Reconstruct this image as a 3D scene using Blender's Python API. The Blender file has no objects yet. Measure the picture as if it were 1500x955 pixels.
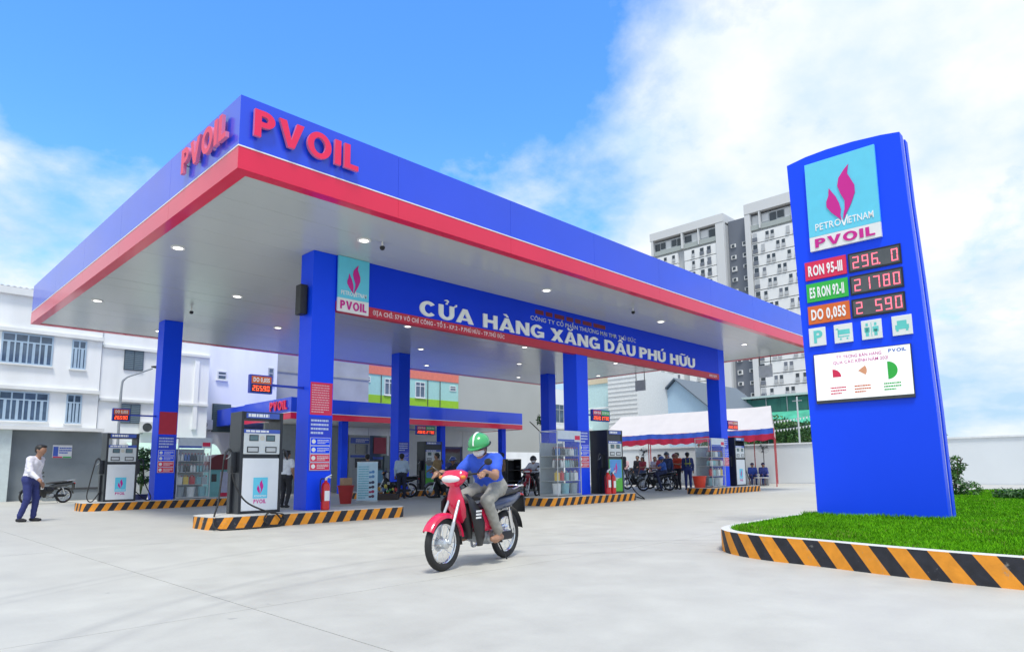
import bpy, bmesh, math, random
import numpy as np
from mathutils import Vector, Matrix
random.seed(7); RNG = np.random.default_rng(11)
PI = math.pi; R = math.radians
sc = bpy.context.scene
COL = sc.collection

# ------------------------------------------------------------ camera
YAW, PITCH, ROLL = 0.8061, 0.1339, -0.0122
def cam_axes():
    cy, sy, cp, sp = math.cos(YAW), math.sin(YAW), math.cos(PITCH), math.sin(PITCH)
    F = Vector((sy*cp, cy*cp, sp)); Rt = Vector((cy, -sy, 0)); U = Rt.cross(F)
    c, s = math.cos(ROLL), math.sin(ROLL)
    return c*Rt+s*U, -s*Rt+c*U, F
r_, u_, f_ = cam_axes()
cd = bpy.data.cameras.new('camera'); cam = bpy.data.objects.new('camera', cd); COL.objects.link(cam)
mw = Matrix.Identity(4)
for i, v in enumerate((r_, u_, -f_)):
    for k in range(3): mw[k][i] = v[k]
mw.translation = Vector((-4.2187, -10.5178, 1.0658)); cam.matrix_world = mw
cd.sensor_width = 36; cd.lens = 973.94/1500*36; cd.shift_x = -0.01332; cd.shift_y = 0.05195
cd.clip_start = 0.1; cd.clip_end = 3000
sc.camera = cam

# ------------------------------------------------------------ world, sun, exposure
SUN_EL, SUN_AZ = R(65), R(220)          # azimuth clockwise from +Y
w = bpy.data.worlds.new('World'); sc.world = w; w.use_nodes = True
nt = w.node_tree; nt.nodes.clear()
def N(t, kind, **kw):
    n = t.nodes.new(kind)
    for k, v in kw.items(): setattr(n, k, v)
    return n
def mth(t, op, a, b=None, c=None, clamp=False):
    n = N(t, 'ShaderNodeMath', operation=op); n.use_clamp = clamp
    for i, v in enumerate((a, b, c)):
        if v is None: continue
        if isinstance(v, (int, float)): n.inputs[i].default_value = v
        else: t.links.new(v, n.inputs[i])
    return n.outputs[0]
sky = N(nt, 'ShaderNodeTexSky', sky_type='NISHITA'); sky.sun_disc = False
sky.sun_elevation = SUN_EL; sky.sun_rotation = SUN_AZ; sky.air_density = 1.0; sky.dust_density = 0.6; sky.ozone_density = 2.5
tc = N(nt, 'ShaderNodeTexCoord')
sep = N(nt, 'ShaderNodeSeparateXYZ'); nt.links.new(tc.outputs['Generated'], sep.inputs[0])
zz = mth(nt, 'ADD', mth(nt, 'MAXIMUM', sep.outputs[2], 0.0), 0.34)
px = mth(nt, 'DIVIDE', sep.outputs[0], zz); py = mth(nt, 'DIVIDE', sep.outputs[1], zz)
cmb = N(nt, 'ShaderNodeCombineXYZ'); nt.links.new(px, cmb.inputs[0]); nt.links.new(py, cmb.inputs[1]); cmb.inputs[2].default_value = 1.4
n1 = N(nt, 'ShaderNodeTexNoise'); n1.inputs['Scale'].default_value = 1.75; n1.inputs['Detail'].default_value = 9; n1.inputs['Roughness'].default_value = 0.56; n1.inputs['Distortion'].default_value = 0.25
nt.links.new(cmb.outputs[0], n1.inputs['Vector'])
n2 = N(nt, 'ShaderNodeTexNoise'); n2.inputs['Scale'].default_value = 5.2; n2.inputs['Detail'].default_value = 8; n2.inputs['Roughness'].default_value = 0.6
nt.links.new(cmb.outputs[0], n2.inputs['Vector'])
# broken cloud everywhere, with one clearing of blue sky to the north
dh = N(nt, 'ShaderNodeVectorMath', operation='DOT_PRODUCT'); nt.links.new(tc.outputs['Generated'], dh.inputs[0]); dh.inputs[1].default_value = (0.27, 0.66, 0.70)
hole = mth(nt, 'MULTIPLY', mth(nt, 'SUBTRACT', dh.outputs['Value'], 0.86), 4.4, clamp=True)
cov = mth(nt, 'SUBTRACT', mth(nt, 'ADD', n1.outputs[0], 0.055), hole)
cov = mth(nt, 'ADD', cov, mth(nt, 'MULTIPLY', mth(nt, 'SUBTRACT', n2.outputs[0], 0.5), 0.34))
ramp = N(nt, 'ShaderNodeValToRGB'); nt.links.new(cov, ramp.inputs[0])
ramp.color_ramp.elements[0].position = 0.30; ramp.color_ramp.elements[0].color = (0, 0, 0, 1)
ramp.color_ramp.elements[1].position = 0.52; ramp.color_ramp.elements[1].color = (1, 1, 1, 1)
hz = mth(nt, 'POWER', mth(nt, 'SUBTRACT', 1.0, mth(nt, 'MAXIMUM', sep.outputs[2], 0.0), clamp=True), 7.0)
cm = mth(nt, 'MAXIMUM', ramp.outputs[0], mth(nt, 'MULTIPLY', hz, 0.85))
n3 = N(nt, 'ShaderNodeTexNoise'); n3.inputs['Scale'].default_value = 2.5; n3.inputs['Detail'].default_value = 7; n3.inputs['Roughness'].default_value = 0.55; nt.links.new(cmb.outputs[0], n3.inputs['Vector'])
mr = N(nt, 'ShaderNodeMapRange'); mr.inputs[1].default_value = 0.36; mr.inputs[2].default_value = 0.60; nt.links.new(mth(nt, 'ADD', mth(nt, 'MULTIPLY', n3.outputs[0], 0.75), mth(nt, 'MULTIPLY', n2.outputs[0], 0.25)), mr.inputs[0])
cs = N(nt, 'ShaderNodeMix', data_type='RGBA'); nt.links.new(mr.outputs[0], cs.inputs[0])
cs.inputs[6].default_value = (2.55, 3.65, 4.65, 1); cs.inputs[7].default_value = (4.85, 5.0, 5.05, 1)
mx = N(nt, 'ShaderNodeMix', data_type='RGBA'); nt.links.new(cm, mx.inputs[0])
sk2 = N(nt, 'ShaderNodeMix', data_type='RGBA', blend_type='MULTIPLY'); sk2.inputs[0].default_value = 1
nt.links.new(sky.outputs[0], sk2.inputs[6]); sk2.inputs[7].default_value = (0.60, 1.16, 1.95, 1)
nt.links.new(sk2.outputs[2], mx.inputs[6]); nt.links.new(cs.outputs[2], mx.inputs[7])
bg = N(nt, 'ShaderNodeBackground'); bg.inputs[1].default_value = 0.147
nt.links.new(mx.outputs[2], bg.inputs[0])
wo = N(nt, 'ShaderNodeOutputWorld'); nt.links.new(bg.outputs[0], wo.inputs[0])
sl = bpy.data.lights.new('sun', 'SUN'); sl.energy = 2.1; sl.angle = R(13); sl.color = (1.0, 0.965, 0.91)
so = bpy.data.objects.new('sun', sl); COL.objects.link(so)
sd = Vector((math.sin(SUN_AZ)*math.cos(SUN_EL), math.cos(SUN_AZ)*math.cos(SUN_EL), math.sin(SUN_EL)))
so.rotation_euler = (-sd).to_track_quat('-Z', 'Y').to_euler()
so.location = (0, -20, 40)
vs = sc.view_settings; vs.view_transform = 'Standard'; vs.look = 'None'; vs.gamma = 1; vs.exposure = 0.53; vs.use_curve_mapping = False

# ------------------------------------------------------------ materials
MATS = {}
def mat(name, col, rough=0.55, metal=0.0, spec=0.5, var=0.08, scale=6.0, bump=0.0, bscale=40.0, emit=None, estr=0.0, coat=0.0, alpha=None, trans=0.0, stretch=(1, 1, 1), ior=None):
    if name in MATS: return MATS[name]
    m = bpy.data.materials.new(name); m.use_nodes = True; t = m.node_tree
    b = t.nodes['Principled BSDF']
    co = N(t, 'ShaderNodeTexCoord'); mp = N(t, 'ShaderNodeMapping'); mp.inputs['Scale'].default_value = stretch
    t.links.new(co.outputs['Object'], mp.inputs[0])
    nz = N(t, 'ShaderNodeTexNoise'); nz.inputs['Scale'].default_value = scale; nz.inputs['Detail'].default_value = 6
    t.links.new(mp.outputs[0], nz.inputs['Vector'])
    rp = N(t, 'ShaderNodeValToRGB'); e = rp.color_ramp.elements
    e[0].position = .25; e[1].position = .75
    e[0].color = tuple(max(0, c*(1-var)) for c in col)+(1,); e[1].color = tuple(min(1, c*(1+var)) for c in col)+(1,)
    t.links.new(nz.outputs[0], rp.inputs[0]); t.links.new(rp.outputs[0], b.inputs['Base Color'])
    b.inputs['Roughness'].default_value = rough; b.inputs['Metallic'].default_value = metal
    b.inputs['Specular IOR Level'].default_value = spec
    if coat: b.inputs['Coat Weight'].default_value = coat; b.inputs['Coat Roughness'].default_value = 0.08
    if trans: b.inputs['Transmission Weight'].default_value = trans
    if ior: b.inputs['IOR'].default_value = ior
    if alpha is not None: b.inputs['Alpha'].default_value = alpha
    if emit: b.inputs['Emission Color'].default_value = tuple(emit)+(1,); b.inputs['Emission Strength'].default_value = estr
    if bump:
        n3 = N(t, 'ShaderNodeTexNoise'); n3.inputs['Scale'].default_value = bscale; n3.inputs['Detail'].default_value = 4
        t.links.new(mp.outputs[0], n3.inputs['Vector'])
        bp = N(t, 'ShaderNodeBump'); bp.inputs['Strength'].default_value = bump; bp.inputs['Distance'].default_value = 0.01
        t.links.new(n3.outputs[0], bp.inputs['Height']); t.links.new(bp.outputs[0], b.inputs['Normal'])
    MATS[name] = m; return m
BLUE = mat('blue_panel_paint', (.012, .066, .74), .3, spec=.4, var=.07, scale=.6, coat=.55)
TBLUE = mat('totem_blue_paint', (.005, .070, .97), .4, spec=.25, var=.03, scale=.8)
DBLUE = mat('signboard_blue', (.003, .045, .72), .5, spec=.2, var=.05, scale=.8)
CBLUE = mat('column_blue_paint', (.004, .072, .98), .42, spec=.25, var=.05, scale=1.2)
RED = mat('red_panel_paint', (.75, .008, .062), .3, spec=.4, var=.06, scale=.8, coat=.5)
SRED = mat('sign_red', (.52, .018, .05), .45, var=.06)
LRED = mat('letter_red', (.85, .018, .095), .32, var=.03)
WHITE = mat('white_paint', (.82, .82, .81), .45, var=.03)
WTXT = mat('white_letter', (.90, .90, .90), .5, var=.02)
PINKW = mat('letter_side_pale', (.74, .20, .34), .4, var=.03)
SOFF = mat('soffit_metal', (.50, .535, .54), .22, spec=.6, var=.03, scale=.6)
BLACK = mat('black_plastic', (.012, .013, .016), .38, var=.3)
DGREY = mat('dark_grey_plastic', (.05, .053, .06), .5, var=.15)
GREY = mat('grey_metal', (.34, .36, .38), .42, metal=.3, var=.08)
ALU = mat('aluminium', (.58, .60, .62), .34, metal=.75, var=.06)
CHROME = mat('chrome', (.72, .73, .75), .14, metal=1, var=.04)
CYAN = mat('logo_cyan', (.13, .62, .82), .4, var=.03)
MAG = mat('logo_magenta', (.62, .008, .28), .4, var=.03)
KYEL = mat('kerb_yellow', (.80, .30, .018), .6, var=.14, scale=9, bump=.15)
KBLK = mat('kerb_black', (.016, .017, .026), .55, var=.5, scale=9, bump=.15)
KCON = mat('kerb_concrete', (.56, .55, .52), .8, var=.1, scale=8, bump=.2)
def chip(m, under, scale, lim):
    "worn-off flecks in a painted surface showing what lies under the paint"
    t = m.node_tree; b = t.nodes['Principled BSDF']; src = b.inputs['Base Color'].links[0].from_socket
    co = N(t, 'ShaderNodeTexCoord'); nz = N(t, 'ShaderNodeTexNoise'); nz.inputs['Scale'].default_value = scale; nz.inputs['Detail'].default_value = 9; nz.inputs['Roughness'].default_value = .72
    t.links.new(co.outputs['Object'], nz.inputs['Vector'])
    k = mth(t, 'MULTIPLY', mth(t, 'SUBTRACT', nz.outputs[0], lim), 14.0, clamp=True)
    mx = N(t, 'ShaderNodeMix', data_type='RGBA'); t.links.new(mth(t, 'MULTIPLY', k, .75), mx.inputs[0]); t.links.new(src, mx.inputs[6]); mx.inputs[7].default_value = tuple(under)+(1,); t.links.new(mx.outputs[2], b.inputs['Base Color'])
chip(KYEL, (.30, .27, .22), 5.5, .60); chip(KBLK, (.30, .29, .27), 5.5, .61)
RUBBER = mat('rubber', (.016, .016, .017), .72, var=.3)
GREENP = mat('green_label', (.03, .46, .06), .45, var=.04)
ORANGEP = mat('orange_label', (.72, .14, .02), .45, var=.04)
MAGP = mat('red_label', (.74, .02, .09), .45, var=.04)
SCREENBK = mat('screen_black', (.03, .032, .036), .25, var=.2)
LED = mat('led_red', (.9, .12, .16), .5, emit=(1.0, .13, .20), estr=1.3)
LEDO = mat('led_orange_red', (.9, .16, .06), .5, emit=(1.0, .09, .03), estr=1.6)
LAMP = mat('downlight_lens', (.9, .9, .86), .4, emit=(1, .97, .9), estr=1.9)
GLASS = mat('window_glass', (.035, .05, .065), .08, spec=.8, var=.3, scale=1.5)
CLEAR = mat('clear_glass', (.9, .95, .95), .04, spec=.5, var=.02, alpha=.06)
SKIN = mat('skin', (.36, .19, .12), .5, var=.08)
HAIR = mat('black_hair', (.010, .009, .009), .5, var=.4, scale=30, bump=.4, bscale=120)
YELLOW = mat('yellow_plastic', (.75, .48, .03), .45)
PALETEAL = mat('pale_teal_icon', (.42, .86, .84), .4, var=.03)

# ------------------------------------------------------------ mesh helpers
class M:
    def __init__(s): s.v = []; s.f = []; s.m = []; s.mi = 0
    def add(s, vs, fs):
        n = len(s.v); s.v += [tuple(v) for v in vs]; s.f += [tuple(i+n for i in f) for f in fs]; s.m += [s.mi]*len(fs); return s
    def box(s, x0, y0, z0, x1, y1, z1):
        v = [(x, y, z) for z in (z0, z1) for y in (y0, y1) for x in (x0, x1)]
        return s.add(v, [(0, 2, 3, 1), (4, 5, 7, 6), (0, 1, 5, 4), (2, 6, 7, 3), (0, 4, 6, 2), (1, 3, 7, 5)])
    def prism(s, poly, ax, d0, d1):
        def mp(a, b, d): return {'x': (d, a, b), 'y': (a, d, b), 'z': (a, b, d)}[ax]
        n = len(poly); v = [mp(a, b, d0) for a, b in poly]+[mp(a, b, d1) for a, b in poly]
        return s.add(v, [tuple(range(n))[::-1], tuple(range(n, 2*n))]+[(i, (i+1) % n, n+(i+1) % n, n+i) for i in range(n)])
    def tube(s, pts, r, n=8, caps=True):
        pts = [Vector(p) for p in pts]; k = len(pts)
        rs = r if isinstance(r, (list, tuple)) else [r]*k
        v = []; up = None
        for i, p in enumerate(pts):
            d = (pts[min(i+1, k-1)]-pts[max(i-1, 0)]).normalized()
            if up is None:
                up = Vector((0, 0, 1)) if abs(d.z) < .9 else Vector((1, 0, 0))
            a = d.cross(up).normalized(); b = a.cross(d).normalized(); up = b
            for j in range(n):
                t = 2*PI*j/n; v.append(p+(a*math.cos(t)+b*math.sin(t))*rs[i])
        f = [(i*n+j, i*n+(j+1) % n, (i+1)*n+(j+1) % n, (i+1)*n+j) for i in range(k-1) for j in range(n)]
        if caps: f += [tuple(range(n))[::-1], tuple(range((k-1)*n, k*n))]
        return s.add(v, f)
    def cyl(s, p0, p1, r0, r1=None, n=12): return s.tube([p0, p1], [r0, r0 if r1 is None else r1], n)
    def lathe(s, prof, n=16, c=(0, 0, 0), axis='z'):
        k = len(prof); v = []
        for r, z in prof:
            for j in range(n):
                t = 2*PI*j/n; a, b = r*math.cos(t), r*math.sin(t)
                p = {'z': (a, b, z), 'y': (a, z, b), 'x': (z, a, b)}[axis]
                v.append((p[0]+c[0], p[1]+c[1], p[2]+c[2]))
        f = [(i*n+j, i*n+(j+1) % n, (i+1)*n+(j+1) % n, (i+1)*n+j) for i in range(k-1) for j in range(n)]
        f += [tuple(range(n))[::-1], tuple(range((k-1)*n, k*n))]
        return s.add(v, f)
    def ell(s, c, r, nu=14, nv=9, zmin=-1.0):
        prof = []
        t0 = math.asin(max(-1, zmin))
        for i in range(nv):
            t = t0+(PI/2-t0)*i/(nv-1); prof.append((max(1e-4, math.cos(t)), math.sin(t)))
        n0 = len(s.v); s.lathe(prof, nu)
        for i in range(n0, len(s.v)):
            x, y, z = s.v[i]; s.v[i] = (c[0]+x*r[0], c[1]+y*r[1], c[2]+z*r[2])
        return s
    def torus(s, c, R_, r, n=28, k=8, axis='y', sq=1.0):
        v = []
        for i in range(n):
            a = 2*PI*i/n
            for j in range(k):
                b = 2*PI*j/k; rr = R_+r*math.cos(b); h = r*sq*math.sin(b)
                p = {'y': (rr*math.cos(a), h, rr*math.sin(a)), 'z': (rr*math.cos(a), rr*math.sin(a), h), 'x': (h, rr*math.cos(a), rr*math.sin(a))}[axis]
                v.append((p[0]+c[0], p[1]+c[1], p[2]+c[2]))
        return s.add(v, [(i*k+j, i*k+(j+1) % k, ((i+1) % n)*k+(j+1) % k, ((i+1) % n)*k+j) for i in range(n) for j in range(k)])
    def xf(s, fn, start=0):
        for i in range(start, len(s.v)): s.v[i] = tuple(fn(*s.v[i]))
        return s
    def mesh(s, name, mats, bev=0, smooth=False, fix=True):
        me = bpy.data.meshes.new(name); me.from_pydata(s.v, [], s.f)
        for m in (mats if isinstance(mats, (list, tuple)) else [mats]): me.materials.append(m)
        me.polygons.foreach_set('material_index', s.m)
        if fix or bev:
            bm = bmesh.new(); bm.from_mesh(me)
            if bev:
                bmesh.ops.remove_doubles(bm, verts=bm.verts, dist=1e-6)
                bmesh.ops.bevel(bm, geom=[e for e in bm.edges if e.is_manifold and e.calc_face_angle(0) > .5], offset=bev, segments=2, affect='EDGES', profile=.6, clamp_overlap=True)
            bmesh.ops.recalc_face_normals(bm, faces=bm.faces); bm.to_mesh(me); bm.free()
        if smooth:
            me.polygons.foreach_set('use_smooth', [True]*len(me.polygons))
            try: me.set_sharp_from_angle(angle=R(40))
            except Exception: pass
        me.update(); return me
    def build(s, name, mats, parent=None, bev=0, smooth=False, fix=True):
        return link(name, s.mesh(name, mats, bev, smooth, fix), parent)
def link(name, me, parent=None, loc=None):
    o = bpy.data.objects.new(name, me); COL.objects.link(o)
    if parent is not None: o.parent = parent
    if loc is not None: o.location = loc
    return o
def tag(o, label=None, cat=None, group=None, kind=None):
    if label: o['label'] = label
    if cat: o['category'] = cat
    if group: o['group'] = group
    if kind: o['kind'] = kind
    return o
def thing(name, label, cat, loc=(0, 0, 0), rz=0, group=None):
    o = bpy.data.objects.new(name, None); COL.objects.link(o); o.empty_display_size = .1
    o.location = loc; o.rotation_euler = (0, 0, rz); return tag(o, label, cat, group)
def copy_tree(o, parent=None):
    c = o.copy(); COL.objects.link(c)
    if parent is not None: c.parent = parent
    for ch in list(o.children): copy_tree(ch, c)
    return c
def bez(p, n=16):
    "smooth curve through points (Catmull-Rom)"
    P = [Vector(q) for q in p]; P = [2*P[0]-P[1]]+P+[2*P[-1]-P[-2]]; out = []
    for i in range(1, len(P)-2):
        for k in range(n):
            t = k/n; a, b, c, d = P[i-1:i+3]
            out.append(.5*((2*b)+(c-a)*t+(2*a-5*b+4*c-d)*t*t+(3*b-a-3*c+d)*t**3))
    out.append(P[-2]); return out

# ------------------------------------------------------------ glyphs of the built-in font
CH = sorted(set("PVOILCỬAHÀNGXĂDẦUPHÚHỮETRM-0123456789,.SIBKÊÁQNỶỌTYẠƯƠỔÔÓĐỊỈÕÍỨỦỐWF:%" + "PETROVIETNAM"))
GL = {}
def make_glyphs():
    objs = []
    for b, off in (('b', .032), ('r', .006)):
        for c in CH:
            cu = bpy.data.curves.new('g', 'FONT'); cu.body = c; cu.offset = off; cu.extrude = .5; cu.resolution_u = 3
            o = bpy.data.objects.new('g', cu); COL.objects.link(o); objs.append((b, c, o, cu))
    dg = bpy.context.evaluated_depsgraph_get()
    for b, c, o, cu in objs:
        me = bpy.data.meshes.new_from_object(o.evaluated_get(dg))
        v = [tuple(q.co) for q in me.vertices]; f = [tuple(p.vertices) for p in me.polygons]
        x0 = min(q[0] for q in v); x1 = max(q[0] for q in v)
        GL[b, c] = ([((q[0]-x0)/.7, (q[1]+.012)/.7, q[2]) for q in v], f, (x1-x0)/.7)
        bpy.data.meshes.remove(me)
    for b, c, o, cu in objs: bpy.data.objects.remove(o); bpy.data.curves.remove(cu)
make_glyphs()
def layout(s, h, w=None, st='b', sp=.13):
    "list of (char, x, x-scale, height scale), left aligned; fitted to width w if given"
    xs = []; x = 0
    for c in s:
        if c == ' ': x += .42; continue
        xs.append((c, x)); x += GL[st, c][2]+sp
    tot = x-sp; sx = (w/tot) if w else h
    return [(c, x0*sx, sx) for c, x0 in xs], tot*sx
def glyph(m, c, x, sx, h, depth, fn, st='b'):
    v, f, _ = GL[st, c]
    m.add([fn(x+p[0]*sx, p[1]*h, (p[2]+.5)*depth) for p in v], f)
def text(m, s, h, w, fn, depth=.003, st='b', sp=.13, center=None):
    L, tot = layout(s, h, w, st, sp)
    o = (center-tot/2) if center is not None else 0
    for c, x, sx in L: glyph(m, c, x+o, sx, h, depth, fn, st)
    return tot
# heavy sign-maker's capitals drawn stroke by stroke (cap height 1)
BW = dict(C=.84, U=.80, A=.96, H=.84, N=.86, G=.90, X=.92, D=.84, P=.70, V=.90, O=.92, I=.25, L=.58)
BASE = {'Ử': ('U', 'hook horn'), 'Ữ': ('U', 'tilde horn'), 'À': ('A', 'grave'), 'Ă': ('A', 'breve'), 'Ầ': ('A', 'circ grave2'), 'Ú': ('U', 'acute')}
def block_w(c): return BW[BASE.get(c, (c,))[0]]
def block(m, c, x0, sx, h, depth, fn, t=.235):
    b, marks = BASE.get(c, (c, '')); w = BW[b]; th = t*.86; cnt = [0]
    def put(pts):
        cnt[0] += 1; d = depth+cnt[0]*.0006; n = len(pts)
        m.add([fn(x0+p*sx, q*h, 0) for p, q in pts]+[fn(x0+p*sx, q*h, d) for p, q in pts], [tuple(range(n)), tuple(range(n, 2*n))]+[(i, (i+1) % n, n+(i+1) % n, n+i) for i in range(n)])
    def bar(a, b_, c_, d_): put([(a, b_), (c_, b_), (c_, d_), (a, d_)])
    def ring(cx, cy, rx, ry, tx, ty_, a0, a1, n=16):
        cnt[0] += 1; d = depth+cnt[0]*.0006; v = []
        for i in range(n+1):
            a = R(a0+(a1-a0)*i/n); ca, sa = math.cos(a), math.sin(a)
            for (ex, ey) in ((rx, ry), (rx-tx, ry-ty_)):
                for dd in (0, d): v.append(fn(x0+(cx+ex*ca)*sx, (cy+ey*sa)*h, dd))
        f = []
        for i in range(n):
            k = 4*i; f += [(k, k+4, k+5, k+1), (k+2, k+3, k+7, k+6), (k+1, k+5, k+7, k+3), (k, k+2, k+6, k+4)]
        if abs(a1-a0) < 359: f += [(0, 1, 3, 2), (4*n, 4*n+2, 4*n+3, 4*n+1)]
        m.add(v, f)
    if b == 'C': ring(w/2, .5, w/2, .52, t, th, 42, 318, 22)
    elif b == 'G': ring(w/2, .5, w/2, .52, t, th, 42, 322, 22); bar(w-t*.95, .06, w, .50); bar(w*.52, .36, w-t*.95, .50)
    elif b == 'O': ring(w/2, .5, w/2, .52, t, th, 0, 360, 28)
    elif b == 'U': bar(0, .42, t, 1); bar(w-t, .42, w, 1); ring(w/2, .42, w/2, .44, t, th, 180, 360)
    elif b == 'H': bar(0, 0, t, 1); bar(w-t, 0, w, 1); bar(t, .41, w-t, .41+th)
    elif b == 'N': bar(0, 0, t, 1); bar(w-t, 0, w, 1); put([(t, 1), (t, .62), (w-t, 0), (w-t, .38)])
    elif b == 'I': bar(0, 0, w, 1)
    elif b == 'L': bar(0, 0, t, 1); bar(t, 0, w, th)
    elif b == 'V': put([(0, 1), (t*1.12, 1), (w/2, .30), (w/2, 0), (w/2-t*.5, 0)]); put([(w, 1), (w/2+t*.5, 0), (w/2, 0), (w/2, .30), (w-t*1.12, 1)])
    elif b == 'X': put([(0, 0), (t*1.25, 0), (w, 1), (w-t*1.25, 1)]); put([(0, 1), (w*.36, .5), (w*.5, .69), (t*1.25, 1)][::-1]); put([(w, 0), (w*.64, .5), (w*.5, .31), (w-t*1.25, 0)][::-1])
    elif b == 'D': bar(0, 0, t, 1); bar(t, 0, w*.45, th); bar(t, 1-th, w*.45, 1); ring(w*.45, .5, w*.55, .5, t, th, -90, 90)
    elif b == 'P': bar(0, 0, t, 1); bar(t, 1-th, w*.5, 1); bar(t, .38, w*.5, .38+th); ring(w*.5, .69, w*.5, .31, t, th, -90, 90)
    elif b == 'A':
        a = t*.52; ya = .74; lx = lambda y: t*1.08+(w/2-t*1.08)*y/ya
        put([(0, 0), (t*1.08, 0), (w/2, ya), (w/2, 1), (w/2-a, 1)]); put([(w, 0), (w/2+a, 1), (w/2, 1), (w/2, ya), (w-t*1.08, 0)]); put([(lx(.19), .19), (w-lx(.19), .19), (w-lx(.34), .34), (lx(.34), .34)])
    q = .085; cx = w/2
    for k in marks.split():
        if k == 'grave': put([(cx-.20, 1.30), (cx-.02, 1.30), (cx+.12, 1.08), (cx+.01, 1.08)])
        elif k == 'grave2': put([(cx+.06, 1.52), (cx+.20, 1.52), (cx+.34, 1.34), (cx+.24, 1.34)])
        elif k == 'acute': put([(cx-.03, 1.08), (cx+.08, 1.08), (cx+.24, 1.30), (cx+.06, 1.30)])
        elif k == 'circ': put([(cx-.22, 1.08), (cx-.10, 1.08), (cx, 1.18), (cx, 1.30), (cx-.06, 1.30)]); put([(cx+.22, 1.08), (cx+.06, 1.30), (cx, 1.30), (cx, 1.18), (cx+.10, 1.08)])
        elif k == 'breve': ring(cx, 1.30, .21, .20, q, q, 180, 360, 10)
        elif k == 'hook': ring(cx, 1.28, .12, .11, .075, .075, -80, 160, 10); put([(cx-.03, 1.07), (cx+.05, 1.07), (cx+.05, 1.17), (cx-.03, 1.17)])
        elif k == 'tilde': ring(cx-.11, 1.12, .15, .13, .08, .08, 30, 175, 8); ring(cx+.11, 1.25, .15, .13, .08, .08, 210, 355, 8)
        elif k == 'horn': ring(w-.02, 1.12, .17, .17, q, q, -85, 20, 8)
def block_layout(s, w, sp=.11):
    x = 0; out = []
    for c in s: out.append((c, x)); x += block_w(c)+sp
    k = w/(x-sp); return [(c, a*k, k) for c, a in out]
def fy(X, Y, Z): return lambda x, y, d: (X+x, Y-d, Z+y)          # faces -Y, reads along +X
def fx(X, Y, Z): return lambda x, y, d: (X-d, Y-x, Z+y)          # faces -X, reads along -Y
def wordlines(m, fn, w, h, rows, seed, cover=.9, fill=.45):
    "rows of print too small to read, as word-long marks"
    rr = random.Random(seed); rh = h/rows
    for i in range(rows):
        x = 0; end = w*(cover if i < rows-1 else cover*.7)
        while x < end:
            L = min(rr.uniform(.05, .16)*w, end-x)
            y0 = h-(i+1)*rh+rh*(1-fill)/2; y1 = y0+rh*fill
            m.add([fn(x, y0, .0), fn(x+L, y0, .0), fn(x+L, y1, .0), fn(x, y1, .0)], [(0, 1, 2, 3)])
            x += L+.02*w
def flame(m, fn, w, h, depth=.004):
    "two-tongued flame emblem"
    big = [(.50, .02), (.56, .10), (.70, .28), (.80, .46), (.80, .60), (.72, .74), (.66, .84), (.70, 1.0), (.60, .93), (.46, .80), (.42, .66), (.48, .50), (.56, .36), (.55, .22), (.51, .12)]
    sm = [(.46, .02), (.44, .12), (.46, .22), (.43, .34), (.36, .48), (.28, .58), (.22, .66), (.20, .52), (.14, .42), (.14, .32), (.24, .20), (.36, .10)]
    for poly in (big, sm):
        n = len(poly)
        m.add([fn(a*w, b*h, 0) for a, b in poly]+[fn(a*w, b*h, depth) for a, b in poly], [tuple(range(n)), tuple(range(n, 2*n))[::-1]]+[(i, (i+1) % n, n+(i+1) % n, n+i) for i in range(n)])
SEG = {'0': 'abcdef', '1': 'bc', '2': 'abged', '3': 'abgcd', '4': 'fgbc', '5': 'afgcd', '6': 'afgedc', '7': 'abc', '8': 'abcdefg', '9': 'abcdfg', ' ': ''}
def seg(m, ch, fn, x, y, w, h, t):
    q = {'a': (0, h-t, w, h), 'g': (0, h/2-t/2, w, h/2+t/2), 'd': (0, 0, w, t), 'f': (0, h/2, t, h), 'e': (0, 0, t, h/2), 'b': (w-t, h/2, w, h), 'c': (w-t, 0, w, h/2)}
    g = t*.18
    for k in SEG[ch]:
        a, b, c, d = q[k]
        m.add([fn(x+a+g, y+b+g, 0), fn(x+c-g, y+b+g, 0), fn(x+c-g, y+d-g, 0), fn(x+a+g, y+d-g, 0)], [(0, 1, 2, 3)])

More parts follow.
